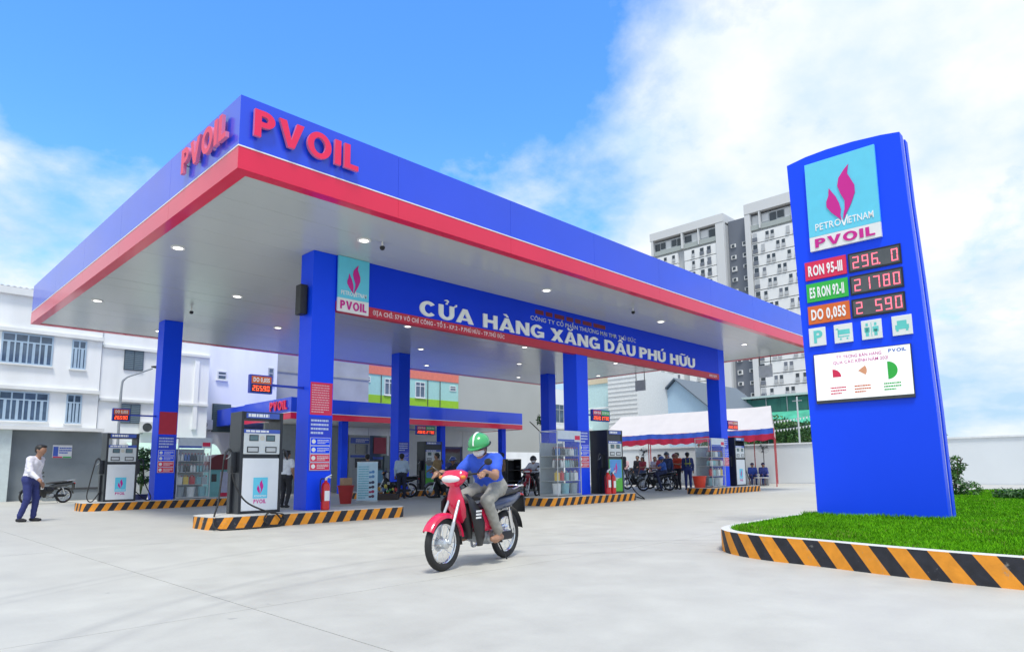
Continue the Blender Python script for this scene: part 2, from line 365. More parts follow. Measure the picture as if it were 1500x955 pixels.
# ============================================================ SETTING: ground
def concrete_mat():
    m = bpy.data.materials.new('forecourt_concrete'); m.use_nodes = True; t = m.node_tree; b = t.nodes['Principled BSDF']
    g = N(t, 'ShaderNodeNewGeometry'); P = g.outputs['Position']
    def noise(s, d=6, ro=.55, v=None):
        n = N(t, 'ShaderNodeTexNoise'); n.inputs['Scale'].default_value = s; n.inputs['Detail'].default_value = d; n.inputs['Roughness'].default_value = ro
        t.links.new(v or P, n.inputs['Vector']); return n.outputs[0]
    big, mid, fine = noise(.23, 5), noise(1.7, 7, .62), noise(38, 3)
    val = mth(t, 'ADD', mth(t, 'MULTIPLY', big, .16), mth(t, 'ADD', mth(t, 'MULTIPLY', mid, .20), mth(t, 'MULTIPLY', fine, .05)))
    rp = N(t, 'ShaderNodeValToRGB'); e = rp.color_ramp.elements; e[0].position = .10; e[1].position = .29
    e[0].color = (.395, .385, .345, 1); e[1].color = (.555, .548, .50, 1)
    t.links.new(val, rp.inputs[0])
    # worn-in tyre tracks: faint dark arcs rubbed on the slab
    sp = N(t, 'ShaderNodeSeparateXYZ'); t.links.new(P, sp.inputs[0])
    tot = None
    for cx, cy, r, wd, am in ((4.38, -13.46, 12.81, .10, .8), (4.4, -13.5, 12.62, .06, .5), (.74, -8.79, 5.24, .11, 1.0), (.08, -8.36, 4.10, .10, .9), (.5, -8.6, 4.9, .05, .5), (6.5, -16.5, 14.2, .09, .35)):
        dx = mth(t, 'SUBTRACT', sp.outputs[0], cx); dy = mth(t, 'SUBTRACT', sp.outputs[1], cy)
        d = mth(t, 'SQRT', mth(t, 'ADD', mth(t, 'MULTIPLY', dx, dx), mth(t, 'MULTIPLY', dy, dy)))
        k = mth(t, 'SUBTRACT', 1.0, mth(t, 'DIVIDE', mth(t, 'ABSOLUTE', mth(t, 'SUBTRACT', d, r)), wd), clamp=True)
        k = mth(t, 'MULTIPLY', k, mth(t, 'MULTIPLY', mth(t, 'GREATER_THAN', dy, 0.0), am))
        tot = k if tot is None else mth(t, 'MAXIMUM', tot, k)
    tot = mth(t, 'MULTIPLY', tot, mth(t, 'MULTIPLY', noise(2.3, 6, .7), .42))
    # small oil spots and scuffs
    vo = N(t, 'ShaderNodeTexVoronoi'); vo.inputs['Scale'].default_value = .55; vo.inputs['Randomness'].default_value = 1
    nzv = N(t, 'ShaderNodeTexNoise'); nzv.inputs['Scale'].default_value = 5; t.links.new(P, nzv.inputs['Vector'])
    ad = N(t, 'ShaderNodeVectorMath', operation='MULTIPLY_ADD'); ad.inputs[1].default_value = (.25, .25, 0); t.links.new(nzv.outputs['Color'], ad.inputs[0]); t.links.new(P, ad.inputs[2])
    t.links.new(ad.outputs[0], vo.inputs['Vector'])
    spot = mth(t, 'MULTIPLY', mth(t, 'SUBTRACT', 1.0, mth(t, 'DIVIDE', vo.outputs['Distance'], .10), clamp=True), .30)
    v2 = N(t, 'ShaderNodeTexVoronoi'); v2.inputs['Scale'].default_value = 2.1; t.links.new(ad.outputs[0], v2.inputs['Vector'])
    grit = mth(t, 'MULTIPLY', mth(t, 'MULTIPLY', mth(t, 'SUBTRACT', 1.0, mth(t, 'DIVIDE', v2.outputs['Distance'], .055), clamp=True), mth(t, 'GREATER_THAN', noise(.6, 2), .52)), .75)
    dark = mth(t, 'MAXIMUM', mth(t, 'MAXIMUM', tot, spot), grit)
    mx = N(t, 'ShaderNodeMix', data_type='RGBA'); t.links.new(dark, mx.inputs[0]); t.links.new(rp.outputs[0], mx.inputs[6]); mx.inputs[7].default_value = (.20, .20, .205, 1)
    t.links.new(mx.outputs[2], b.inputs['Base Color'])
    t.links.new(mth(t, 'ADD', .42, mth(t, 'MULTIPLY', mid, .35)), b.inputs['Roughness'])
    bp = N(t, 'ShaderNodeBump'); bp.inputs['Strength'].default_value = .25; bp.inputs['Distance'].default_value = .006
    t.links.new(mth(t, 'ADD', mid, mth(t, 'MULTIPLY', fine, .5)), bp.inputs['Height']); t.links.new(bp.outputs[0], b.inputs['Normal'])
    return m
CONC = concrete_mat()
EARTH = mat('dusty_earth', (.26, .235, .20), .9, var=.2, scale=.3, bump=.2)
JOINT = mat('joint_filler', (.24, .24, .235), .85, var=.2)
g = M(); g.add([(-700, -700, -.06), (900, -700, -.06), (900, 900, -.06), (-700, 900, -.06)], [(0, 1, 2, 3)])
tag(g.build('ground', EARTH), kind='structure')
fc = M().box(-26, -26, -.055, 36, 24.6, -.010).build('forecourt', JOINT); tag(fc, kind='structure')
xs = [-1.8+6*k for k in range(-4, 7)]; ys = [-5.18+6*k for k in range(-3, 6)]
xs = [-26]+[x for x in xs if -25.9 < x < 35.9]+[36]; ys = [-26]+[y for y in ys if -25.9 < y < 24.4]+[24.6]
for i in range(len(xs)-1):
    for j in range(len(ys)-1):
        q = .0035
        M().box(xs[i]+q, ys[j]+q, -.009, xs[i+1]-q, ys[j+1]-q, 0).build('slab', CONC, fc)

# ============================================================ kerbs with hazard stripes
def kerb_path(pts, rad, closed=True, n=7):
    "round the corners of a plan polygon"
    out = []; k = len(pts)
    for i, p in enumerate(pts):
        p = Vector(p); a = Vector(pts[i-1]); b = Vector(pts[(i+1) % k])
        if not closed and i in (0, k-1): out.append(p); continue
        r = rad[i] if isinstance(rad, (list, tuple)) else rad
        d1 = (a-p).normalized(); d2 = (b-p).normalized()
        s, e = p+d1*r, p+d2*r
        for q in range(n+1):
            t = q/n; out.append(s*(1-t)**2+p*2*t*(1-t)+e*t*t)
    return out
def stripe_wall(m, path, z0, z1, pitch, shear, closed=True, ph=0.0):
    "vertical face along a plan path cut into slanted yellow and black stripes"
    P = [Vector(p) for p in path]+([Vector(path[0])] if closed else [])
    cum = [0]
    for i in range(1, len(P)): cum.append(cum[-1]+(P[i]-P[i-1]).length)
    L = cum[-1]; n = max(2, round(L/pitch/2)*2); pt = L/n
    def at(s):
        s = s % L if closed else min(max(s, 0), L)
        for i in range(1, len(cum)):
            if s <= cum[i]+1e-9:
                t = (s-cum[i-1])/max(1e-9, cum[i]-cum[i-1]); return P[i-1]*(1-t)+P[i]*t
        return P[-1]
    rows = 5
    for k in range(n):
        m.mi = k % 2
        sub = 2
        for u in range(sub):
            for r in range(rows):
                c = []
                for (du, dr) in ((0, 0), (1, 0), (1, 1), (0, 1)):
                    zt = (r+dr)/rows; s = (k+(u+du)/sub)*pt+shear*zt+ph
                    p = at(s); c.append((p.x, p.y, z0+(z1-z0)*zt))
                m.add(c, [(0, 1, 2, 3)])
    m.mi = 0
ISL = {}
def island(key, x0, x1, y0, y1, h, label):
    o = thing('pump_island', label, 'kerb island', (0, 0, 0), group='striped pump islands')
    path = kerb_path([(x0, y0), (x1, y0), (x1, y1), (x0, y1)], .38, n=8)
    m = M(); stripe_wall(m, path, 0, h-.012, .165, .13); m.build('striped_kerb', [KYEL, KBLK], o, fix=False)
    poly = [(p.x, p.y) for p in path]
    M().prism(poly, 'z', h-.012, h).build('island_top', KCON, o)
    ISL[key] = h; return o
IH = .24
island('A', .80, 5.25, 2.38, 3.62, IH, 'striped kerb island nearest the camera, under the tallest white fuel pump')
island('B', .95, 6.2, 12.05, 13.4, IH, 'striped kerb island at the left, carrying the pump in front of the grey wall')
island('C', 10.05, 14.55, 2.30, 3.62, IH, 'striped kerb island carrying the green-fronted pump and the oil rack')
island('D', 19.6, 24.0, 2.35, 3.62, IH, 'farthest striped kerb island, in front of the marquee')
island('E', 10.0, 14.6, 12.05, 13.4, IH, 'striped kerb island behind the rider, around the middle back column')
island('F', 19.5, 24.0, 12.05, 13.4, IH, 'striped kerb island of the back row farthest to the right')

# ============================================================ canopy
LX, LY, HB, HM, HT = 25.16, 16.15, 6.0, 6.385, 7.283
canopy = thing('station_canopy', 'large blue canopy with red lower band standing over the fuel pumps', 'canopy')
core = M(); core.box(.012, .012, 6.06, LX-.012, LY-.012, HT-.03); core.build('roof_deck', BLUE, canopy)
sides = [('x', 0, LX, 8), ('y', 0, LY, 5)]
def fascia(nm, z0, z1, mt, proud, nx=8, ny=5, gap=.0025):
    for yy, s in ((0, -1), (LY, 1)):
        for k in range(nx):
            a, b = LX*k/nx+gap, LX*(k+1)/nx-gap
            if k == 0: a = -proud if s < 0 else 0
            if k == nx-1: b = LX
            M().box(a, min(yy, yy+s*proud), z0, b, max(yy, yy+s*proud), z1).build(nm, mt, canopy)
    for xx, s in ((0, -1), (LX, 1)):
        for k in range(ny):
            a, b = LY*k/ny+gap, LY*(k+1)/ny-gap
            if k == 0: a = .001
            if k == ny-1: b = LY
            M().box(min(xx, xx+s*proud), a, z0, max(xx, xx+s*proud), b, z1).build(nm, mt, canopy)
fascia('fascia_panel', HM+.022, HT, BLUE, .010)
fascia('red_band', HB, HM-.004, RED, .016, 8, 5)
fascia('white_trim', HM-.002, HM+.020, WHITE, .024, 4, 3)
m = M()
for a in ((0, 0, LX, .21), (0, LY-.21, LX, LY), (0, .21, .21, LY-.21), (LX-.21, .21, LX, LY-.21)):
    m.box(a[0], a[1], HB-.002, a[2], a[3], HB+.03)
m.build('red_underside', RED, canopy)
m = M().box(.2, .2, HB+.045, LX-.2, LY-.2, HB+.055); m.build('soffit_backing', DGREY, canopy)
nP = 40; pw = (LY-.42)/nP
sme = M().box(.213, 0, HB+.018, LX-.213, pw-.0016, HB+.04).mesh('soffit_panel', SOFF)
for k in range(nP): link('soffit_panel', sme, canopy, (0, .21+k*pw, random.uniform(-.0015, .0015)))
# downlights
lens = M().lathe([(.105, -.010), (.10, -.014)], 20).mesh('lens', LAMP)
rim = M().lathe([(.105, -.012), (.145, -.016), (.15, -.004), (.15, .004), (.105, .004)], 20).mesh('downlight', WHITE)
for x, y in [(x, y) for x in (3.4, 9.3, 15.15, 21.4) for y in (1.6, 8.1, 14.6)]+[(x, y) for x in (.73, 6.15, 12.3, 18.1, 24.2) for y in (4.87, 11.3)]:
    o = link('downlight', rim, canopy, (x, y, HB+.014)); link('lens', lens, o)
# columns
CW = .57
CX = (2.94, 12.14, 21.57); CY = (2.91, 12.58)
def col_notice(colo, kind, seed):
    W = CW
    z1 = 2.25
    if kind == 'full':
        p = M().box(.02, -.006, 2.30, W-.02, -.0005, 3.02).build('red_notice', SRED if seed == 2 else MAGP, colo)
        if seed != 2:
            m = M(); wordlines(m, fy(.05, -.0085, 2.34), W-.1, .64, 12, seed); m.build('print', mat('pale_red_print', (.80, .42, .46), .5), p, fix=False)
    p = M().box(.02, -.006, 1.06, W-.02, -.0005, z1).build('info_panel', mat('info_blue', (.018, .05, .62), .4), colo)
    m = M(); wordlines(m, fy(.05, -.0085, 1.86), W-.1, .36, 4, seed+5, fill=.5); m.build('print', mat('pale_blue_print', (.55, .62, .85), .5), p, fix=False)
    for k, (mt) in enumerate((MAGP, MAGP, CBLUE, CBLUE)):
        z = 1.09+k*.18
        fr = M().box(.045, -.011, z, W-.045, -.007, z+.172).build('frame', WHITE, p)
    for k, (mt) in enumerate((MAGP, MAGP, CBLUE, CBLUE)):
        z = 1.09+k*.18
        M().box(.055, -.015, z+.01, W-.055, -.0115, z+.162).build('row', mt, p)
        m = M(); m.lathe([(.048, -.0175), (.048, -.0155)], 14, (.125, 0, z+.086), 'y')
        m.mi = 0; wordlines(m, fy(.21, -.0180, z+.035), W-.29, .10, 3, seed*9+k, cover=1); m.build('icon', WHITE, p, fix=False)
k = 0
for j, yy in enumerate(CY):
    for i, xx in enumerate(CX):
        o = M().box(0, 0, IH if True else 0, CW, CW, HB+.017).build('column', CBLUE, canopy, bev=.012)
        o.location = (xx, yy, 0)
        col_notice(o, 'full' if i == 0 else 'info', j+1 if i == 0 else 3+k); k += 1
# PVOIL raised letters on the fascia corner
def raised(word, h, w, fn, parent, depth, mats, name='letter'):
    for c, x, sx in block_layout(word, w, .14):
        m = M(); block(m, c, x, sx, h, depth, fn)
        me = m.mesh(name, mats)
        if len(mats) > 1:
            for p in me.polygons:
                n = p.normal; ax = fn(0, 0, 1); o0 = fn(0, 0, 0)
                d = (ax[0]-o0[0])*n[0]+(ax[1]-o0[1])*n[1]
                p.material_index = 0 if abs(d) > .7 else 1
        link(name, me, parent)
raised('PVOIL', .47, 1.98, fy(.19, -.055, 6.61), canopy, .06, [LRED, PINKW])
raised('PVOIL', .47, 2.06, fx(-.055, 2.35, 6.62), canopy, .06, [LRED, PINKW])
m = M()
for x, z in ((.25, 6.8), (.842, 6.66), (1.19, 6.84), (1.74, 6.8), (1.92, 6.8)): m.cyl((x, -.056, z), (x, 0, z), .012, n=6)
for y, z in ((2.29, 6.8), (1.67, 6.67), (1.30, 6.85), (.735, 6.8), (.55, 6.8)): m.cyl((-.056, y, z), (0, y, z), .012, n=6)
m.build('letter_fixing', GREY, canopy)

# ============================================================ big name board under the canopy
sb = thing('station_name_board', 'long dark blue name board with white lettering hung between the front columns', 'sign', (0, 0, 0))
Yb = 2.885
M().box(CX[0]+CW+.003, Yb, 4.935, CX[2]-.004, Yb+.16, HB+.014).build('board', DBLUE, sb)
M().box(CX[0]+CW+.003, Yb-.012, 4.70, CX[2]-.004, Yb+.162, 4.933).build('red_strip', SRED, sb)
words = [('CỬA', 5.86, 7.69), ('HÀNG', 8.05, 10.55), ('XĂNG', 10.88, 13.32), ('DẦU', 13.6, 15.4), ('PHÚ', 15.66, 17.39), ('HỮU', 17.72, 19.56)]
for wd, a, b in words:
    for c, x, sx in block_layout(wd, b-a):
        m = M(); block(m, c, x, sx, .385, .035, fy(a, Yb-.002, 4.985)); m.build('letter', WTXT, sb)
m = M(); text(m, 'CÔNG TY CỔ PHẦN THƯƠNG MẠI TMR THỦ ĐỨC', .13, 5.5, fy(9.99, Yb-.001, 5.50), .006, 'r'); m.build('company_line', mat('dull_white_letter', (.55, .58, .66), .5), sb)
m = M(); wordlines(m, fy(10.2, Yb-.003, 5.70), 5.0, .17, 1, 4, cover=1, fill=.8); m.build('dark_red_line', mat('dark_red_print', (.16, .008, .03), .5), sb, fix=False)
m = M(); text(m, 'ĐỊA CHỈ: 579 VÕ CHÍ CÔNG - TỔ 5 - KP.2 - P.PHÚ HỮU - TP.THỦ ĐỨC', .105, 4.4, fy(4.48, Yb-.013, 4.76), .004, 'b'); m.build('address_line', mat('pale_pink_letter', (.78, .55, .58), .5), sb)
m = M(); text(m, '09190 95199', .10, .62, fy(20.72, Yb-.013, 4.76), .004, 'b'); m.build('end_print', mat('pale_pink_letter', (.78, .55, .58), .5), sb)
def logo_panel(parent, x0, x1, z0, z1, zs, Y, fnmk, thick=.05):
    "cyan panel with flame, white lower part with the station brand"
    W = x1-x0; H = z1-z0
    p = M(); f = fnmk(x0, Y, z0)
    def slab(m, a, b, c, d, t0, t1):
        v = [f(x, y, t) for t in (t0, t1) for y in (b, d) for x in (a, c)]
        m.add(v, [(0, 2, 3, 1), (4, 5, 7, 6), (0, 1, 5, 4), (2, 6, 7, 3), (0, 4, 6, 2), (1, 3, 7, 5)])
    slab(p, 0, zs, W, H, 0, thick); lp = p.build('logo_panel', CYAN, parent)
    q = M(); slab(q, 0, 0, W, zs-.003, 0, thick); q.build('white_plate', WHITE, lp)
    f2 = lambda x, y, d: f(x, y, thick+.002+d)
    q = M(); flame(q, lambda x, y, d: f2(W*.20+x, zs+H*.10+y, d), W*.62, (H-zs)*.72, .012); q.build('flame', MAG, lp)
    q = M(); hh = H*.075
    text(q, 'PETRO', hh, W*.37, lambda x, y, d: f2(W*.10+x, zs+H*.06+y, d), .006, 'r'); text(q, 'IETNAM', hh, W*.36, lambda x, y, d: f2(W*.56+x, zs+H*.06+y, d), .006, 'r')
    a = [(.455, .17), (.47, .17), (.515, .04), (.56, .17), (.575, .17), (.525, -.01), (.505, -.01)]
    q.add([f2(W*u, zs+H*.055+v*H*.62, .003) for u, v in a], [(0, 1, 2, 6), (2, 3, 4, 5), (2, 5, 6)])
    q.build('emblem_lettering', WTXT, lp)
    q = M()
    for c, x, sx in block_layout('PVOIL', W*.84, .14): block(q, c, x, sx, zs*.62, .008, lambda x, y, d: f2(W*.08+x, zs*.19+y, d))
    q.build('brand_lettering', MAG, lp)
    return lp
logo_panel(sb, CX[0]+CW+.006, 4.34, 4.70, HB+.008, .32, Yb-.014, fy, .04)

# ============================================================ totem price sign
tot = thing('price_totem', 'tall blue totem sign with fuel prices standing on the lawn', 'sign', (7.142, -8.037, 0), .0172)
outl = [(-.085, .0), (1.785, .0), (1.79, 1.08), (1.80, 2.0), (1.825, 3.2), (1.85, 4.4), (1.875, 5.4), (1.90, 6.335), (1.57, 6.39), (1.22, 6.41), (.80, 6.40), (.37, 6.36), (.10, 6.315), (.07, 5.2), (.02, 4.0), (-.01, 3.1), (-.05, 1.9)]
M().prism(outl, 'x', 0, .20).build('front_body', TBLUE, tot, bev=.008)
M().prism([(a+(.012 if a < .9 else -.012), b-.01) for a, b in outl], 'x', .203, .285).build('light_edge_band', mat('pale_edge', (.62, .60, .74), .3, metal=.3), tot)
M().prism([(a+(.03 if a < .9 else -.03), b-.02) for a, b in outl], 'x', .287, .345).build('dark_groove', mat('navy_groove', (.012, .012, .10), .4), tot)
M().prism(outl, 'x', .348, .50).build('rear_body', TBLUE, tot, bev=.008)
def tlogo():
    x0 = 1.578; W = 1.11
    class _: pass
    return logo_panel(tot, 0, W, 4.665, 6.215, .245, 0, lambda a, Y, z0: fx(-.002, 1.578, z0), .055)
tlogo()
for (z0, z1, mt, tx, dg) in ((4.18, 4.50, MAGP, 'RON 95-III', '296 0'), (3.80, 4.12, GREENP, 'E5 RON 92-II', '21780'), (3.42, 3.73, ORANGEP, 'DO 0,05S', '2 590')):
    p = M().box(-.03, 1.035, z0, -.001, 1.70, z1).build('price_label', mt, tot, bev=.004)
    m = M(); text(m, tx, .17, .55, fx(-.0305, 1.645, z0+.07), .008); m.build('lettering', WTXT, p)
    p = M().box(-.02, .225, z0, -.001, 1.005, z1).build('price_screen', BLACK, tot)
    s = M().box(-.0225, .25, z0+.03, -.0205, .98, z1-.03).build('screen_face', mat('screen_grey', (.085, .092, .10), .3, var=.15), p)
    m = M(); fn = fx(-.0245, .955, z0+.055)
    for k, c in enumerate(dg): seg(m, c, fn, .015+k*.143, 0, .10, .20, .024)
    if dg == '296 0': m.add([fn(.405, 0, 0), fn(.425, 0, 0), fn(.425, .022, 0), fn(.405, .022, 0)], [(0, 1, 2, 3)])
    m.build('digits', LED, p, fix=False)
for k, (a, b) in enumerate(((1.71, 1.44), (1.305, 1.02), (.885, .585), (.44, .16))):
    p = M().box(-.03, b, 3.045, -.001, a, 3.355).build('service_icon', WHITE, tot, bev=.006)
    m = M(); f = fx(-.0315, a, 3.045); W = a-b
    def q(x0, y0, x1, y1): m.add([f(x0*W, y0*.31, 0), f(x1*W, y0*.31, 0), f(x1*W, y1*.31, 0), f(x0*W, y1*.31, 0)], [(0, 1, 2, 3)])
    if k == 0: text(m, 'P', .2, None, fx(-.0315, a-.08, 3.10), .002)
    elif k == 1:
        q(.10, .72, .24, .78); q(.20, .30, .26, .76); q(.24, .44, .86, .70); q(.26, .30, .82, .36); q(.30, .16, .40, .25); q(.66, .16, .76, .25)
    elif k == 2:
        q(.20, .16, .36, .62); q(.15, .36, .41, .62); q(.22, .68, .34, .84); q(.62, .16, .78, .5); q(.55, .36, .85, .64); q(.64, .68, .76, .84); q(.48, .14, .51, .86)
    else:
        q(.16, .30, .84, .52); q(.26, .52, .74, .74); q(.2, .2, .32, .3); q(.68, .2, .8, .3)
    m.build('pictogram', mat('icon_teal', (.13, .62, .58), .4), p, fix=False)
p = M().box(-.035, .205, 2.075, -.001, 1.66, 2.90).build('promo_screen_frame', DGREY, tot)
s = M().box(-.038, .215, 2.125, -.0355, 1.648, 2.89).build('promo_screen', mat('screen_white', (.83, .83, .84), .3, emit=(1, 1, 1), estr=.25), p)
f = lambda: fx(-.0395, 1.648, 2.125)
m = M(); text(m, 'TỶ TRỌNG BÁN HÀNG', .05, .68, fx(-.0395, 1.30, 2.785), .001, 'r'); text(m, 'QUA CÁC KÊNH NĂM 2021', .05, .82, fx(-.0395, 1.35, 2.70), .001, 'r'); m.build('heading', MAG, p)
m = M(); text(m, 'PVOIL', .05, .25, fx(-.0395, .52, 2.80), .001); m.build('small_brand', mat('print_blue', (.05, .12, .5), .5), p)
def pie(y, z, r, a0, a1, mt):
    m = M(); n = 12; pts = [(-.040, y, z)]+[(-.040, y-r*math.cos(R(a0+(a1-a0)*i/n)), z+r*math.sin(R(a0+(a1-a0)*i/n))) for i in range(n+1)]
    m.add(pts, [tuple(range(len(pts)))]); m.build('pie_chart', mt, p, fix=False)
pie(1.37, 2.49, .13, 0, 90, MAGP); pie(.98, 2.56, .13, -35, 35, mat('peach_print', (.80, .36, .20), .5)); pie(.55, 2.52, .14, -90, 90, GREENP)
for y, mt, sd in ((1.42, MAGP, 1), (1.05, ORANGEP, 2), (.62, GREENP, 3)):
    m = M(); wordlines(m, fx(-.0400, y, 2.20), .24, .14, 3, sd, cover=1); m.build('caption', mt, p, fix=False)

# ============================================================ lawn with kerb
lawn_pts = [(3.0, -18), (2.86, -9.3), (3.2, -6.05), (4.4, -5.92), (20.5, -5.92), (20.5, -18)]
def lawn_plan():
    pts = [(3.05, -18.0), (2.90, -11.0), (2.88, -9.4), (3.0, -8.5), (3.18, -7.7), (3.28, -7.1), (3.50, -6.60), (3.80, -6.28), (4.25, -6.08), (4.9, -6.0), (6.2, -5.96), (8, -5.95), (20.5, -5.95)]
    return [(v.x, v.y) for v in bez([(a, b, 0) for a, b in pts], 6)]
lp = lawn_plan()
lb = thing('lawn_kerb', 'black and yellow striped kerb curving round the lawn below the totem', 'kerb')
m = M(); stripe_wall(m, [Vector((a, b)) for a, b in lp], 0, .268, .185, .20, closed=False); m.build('striped_kerb', [KYEL, KBLK], lb, fix=False)
inner = []
for i, (a, b) in enumerate(lp):
    d = (Vector(lp[min(i+1, len(lp)-1)])-Vector(lp[max(i-1, 0)])).normalized(); inner.append((a+d.y*.13, b-d.x*.13))
m = M()
for i in range(len(lp)-1):
    m.add([(*lp[i], .268), (*lp[i+1], .268), (*inner[i+1], .272), (*inner[i], .272)], [(0, 1, 2, 3)])
    m.add([(*inner[i], .272), (*inner[i+1], .272), (*inner[i+1], .1), (*inner[i], .1)], [(0, 1, 2, 3)])
m.build('kerb_top', mat('kerb_top_white', (.62, .62, .60), .75, var=.12, scale=6), lb, fix=False)
SOIL = mat('lawn_ground', (.07, .20, .006), .9, spec=.1, var=.35, scale=3, bump=.4)
def zl(x, y): return .262+.012*math.sin(x*1.9+y*1.3)+.012*math.sin(x*.7-y*2.1)
m = M(); nx = 40
poly = inner+[(20.5, -18.0)]
bm = bmesh.new(); vv = [bm.verts.new((a, b, .262)) for a, b in poly]; bm.faces.new(vv)
bmesh.ops.triangulate(bm, faces=bm.faces); me = bpy.data.meshes.new('lawn'); bm.to_mesh(me); bm.free(); me.materials.append(SOIL)
tag(link('lawn', me), kind='structure')
def inside(px_, py_):
    c = np.zeros(px_.shape, bool); n = len(poly); j = n-1
    for i in range(n):
        xi, yi = poly[i]; xj, yj = poly[j]
        t = ((yi > py_) != (yj > py_)) & (px_ < (xj-xi)*(py_-yi)/((yj-yi)+1e-12)+xi); c ^= t; j = i
    return c
def grass(n, name):
    # more blades near the viewer
    x = 2.9+17.6*RNG.random(n)**2.1; y = -6.0-6.2*RNG.random(n)
    k = inside(x, y); x, y = x[k], y[k]; n = len(x)
    patch = .5+.5*np.sin(x*2.3+np.sin(y*1.7)*2)*np.sin(y*2.9+np.sin(x*1.1)*2)
    tu = ((x-7.1) < .12) & (x > 6.75) & (y > -8.3) & (y < -5.9)
    h = (.022+.026*RNG.random(n))*(.7+.5*patch); h = np.where(tu, h*1.9, h)
    a = RNG.random(n)*2*PI; wd = .0035+.0035*RNG.random(n)+x*.0004; ln = h*(.2+.7*RNG.random(n)); b = RNG.random(n)*2*PI
    z = np.full(n, .258)
    V = np.zeros((n, 3, 3))
    V[:, 0] = np.stack([x-wd*np.cos(a), y-wd*np.sin(a), z], 1); V[:, 1] = np.stack([x+wd*np.cos(a), y+wd*np.sin(a), z], 1)
    V[:, 2] = np.stack([x+ln*np.cos(b), y+ln*np.sin(b), z+h], 1)
    me = bpy.data.meshes.new(name); me.vertices.add(3*n); me.vertices.foreach_set('co', V.reshape(-1))
    me.loops.add(3*n); me.loops.foreach_set('vertex_index', np.arange(3*n)); me.polygons.add(n); me.polygons.foreach_set('loop_start', np.arange(n)*3)
    mats = [mat('grass_a', (.080, .29, .003), .7, spec=.12, var=.3, scale=2), mat('grass_b', (.13, .38, .004), .7, spec=.12, var=.3, scale=2), mat('grass_c', (.04, .17, .003), .7, spec=.12, var=.3, scale=2), mat('grass_dry', (.26, .28, .06), .7, var=.3)]
    for q in mats: me.materials.append(q)
    pr = RNG.random(n)+.25*(patch-.5)
    me.polygons.foreach_set('material_index', np.where(pr < .45, 0, np.where(pr < .84, 1, np.where(pr < .985, 2, 3))).astype(np.int32))
    me.update(calc_edges=True); me.validate(); return me
tag(link('grass', grass(230000, 'grass')), 'short bright green lawn grass inside the striped kerb', 'grass', kind='stuff')

# ============================================================ fuel pumps
LPANEL = mat('pump_white_panel', (.78, .80, .83), .35, var=.03)
UPANEL = mat('pump_grey_white', (.66, .69, .70), .35, var=.05)
PBLK = mat('pump_black', (.022, .025, .032), .34, var=.2, scale=3)
HBLUE = mat('pump_header_blue', (.06, .12, .50), .35)
LCD = mat('lcd_grey_green', (.12, .20, .22), .2, var=.1)
def hose_tube(o, pts, r=.014, name='hose'):
    m = M(); m.tube(bez(pts, 8), r, 7); return m.build(name, RUBBER, o, smooth=True)
def nozzle(o, side, x, y, z):
    "pistol nozzle hanging in its boot on a pump's side"
    s = side
    b = M().box(min(x, x+s*.11), y-.09, z-.20, max(x, x+s*.11), y+.09, z+.22).build('nozzle_boot', PBLK, o, bev=.012)
    m = M()
    m.tube(bez([(x+s*.055, y, z+.06), (x+s*.08, y-.02, z+.20), (x+s*.14, y-.03, z+.27), (x+s*.20, y-.03, z+.20), (x+s*.23, y-.03, z+.06)], 5), [.016]*5+[.026]*11+[.020]*5, 8)
    nz = m.build('nozzle', DGREY, o, smooth=True)
    q = M(); q.tube(bez([(x+s*.10, y-.03, z+.20), (x+s*.12, y-.03, z+.12), (x+s*.19, y-.03, z+.08)], 4), .007, 6); q.build('trigger', ALU, nz, smooth=True)
    return (x+s*.23, y-.03, z+.06)
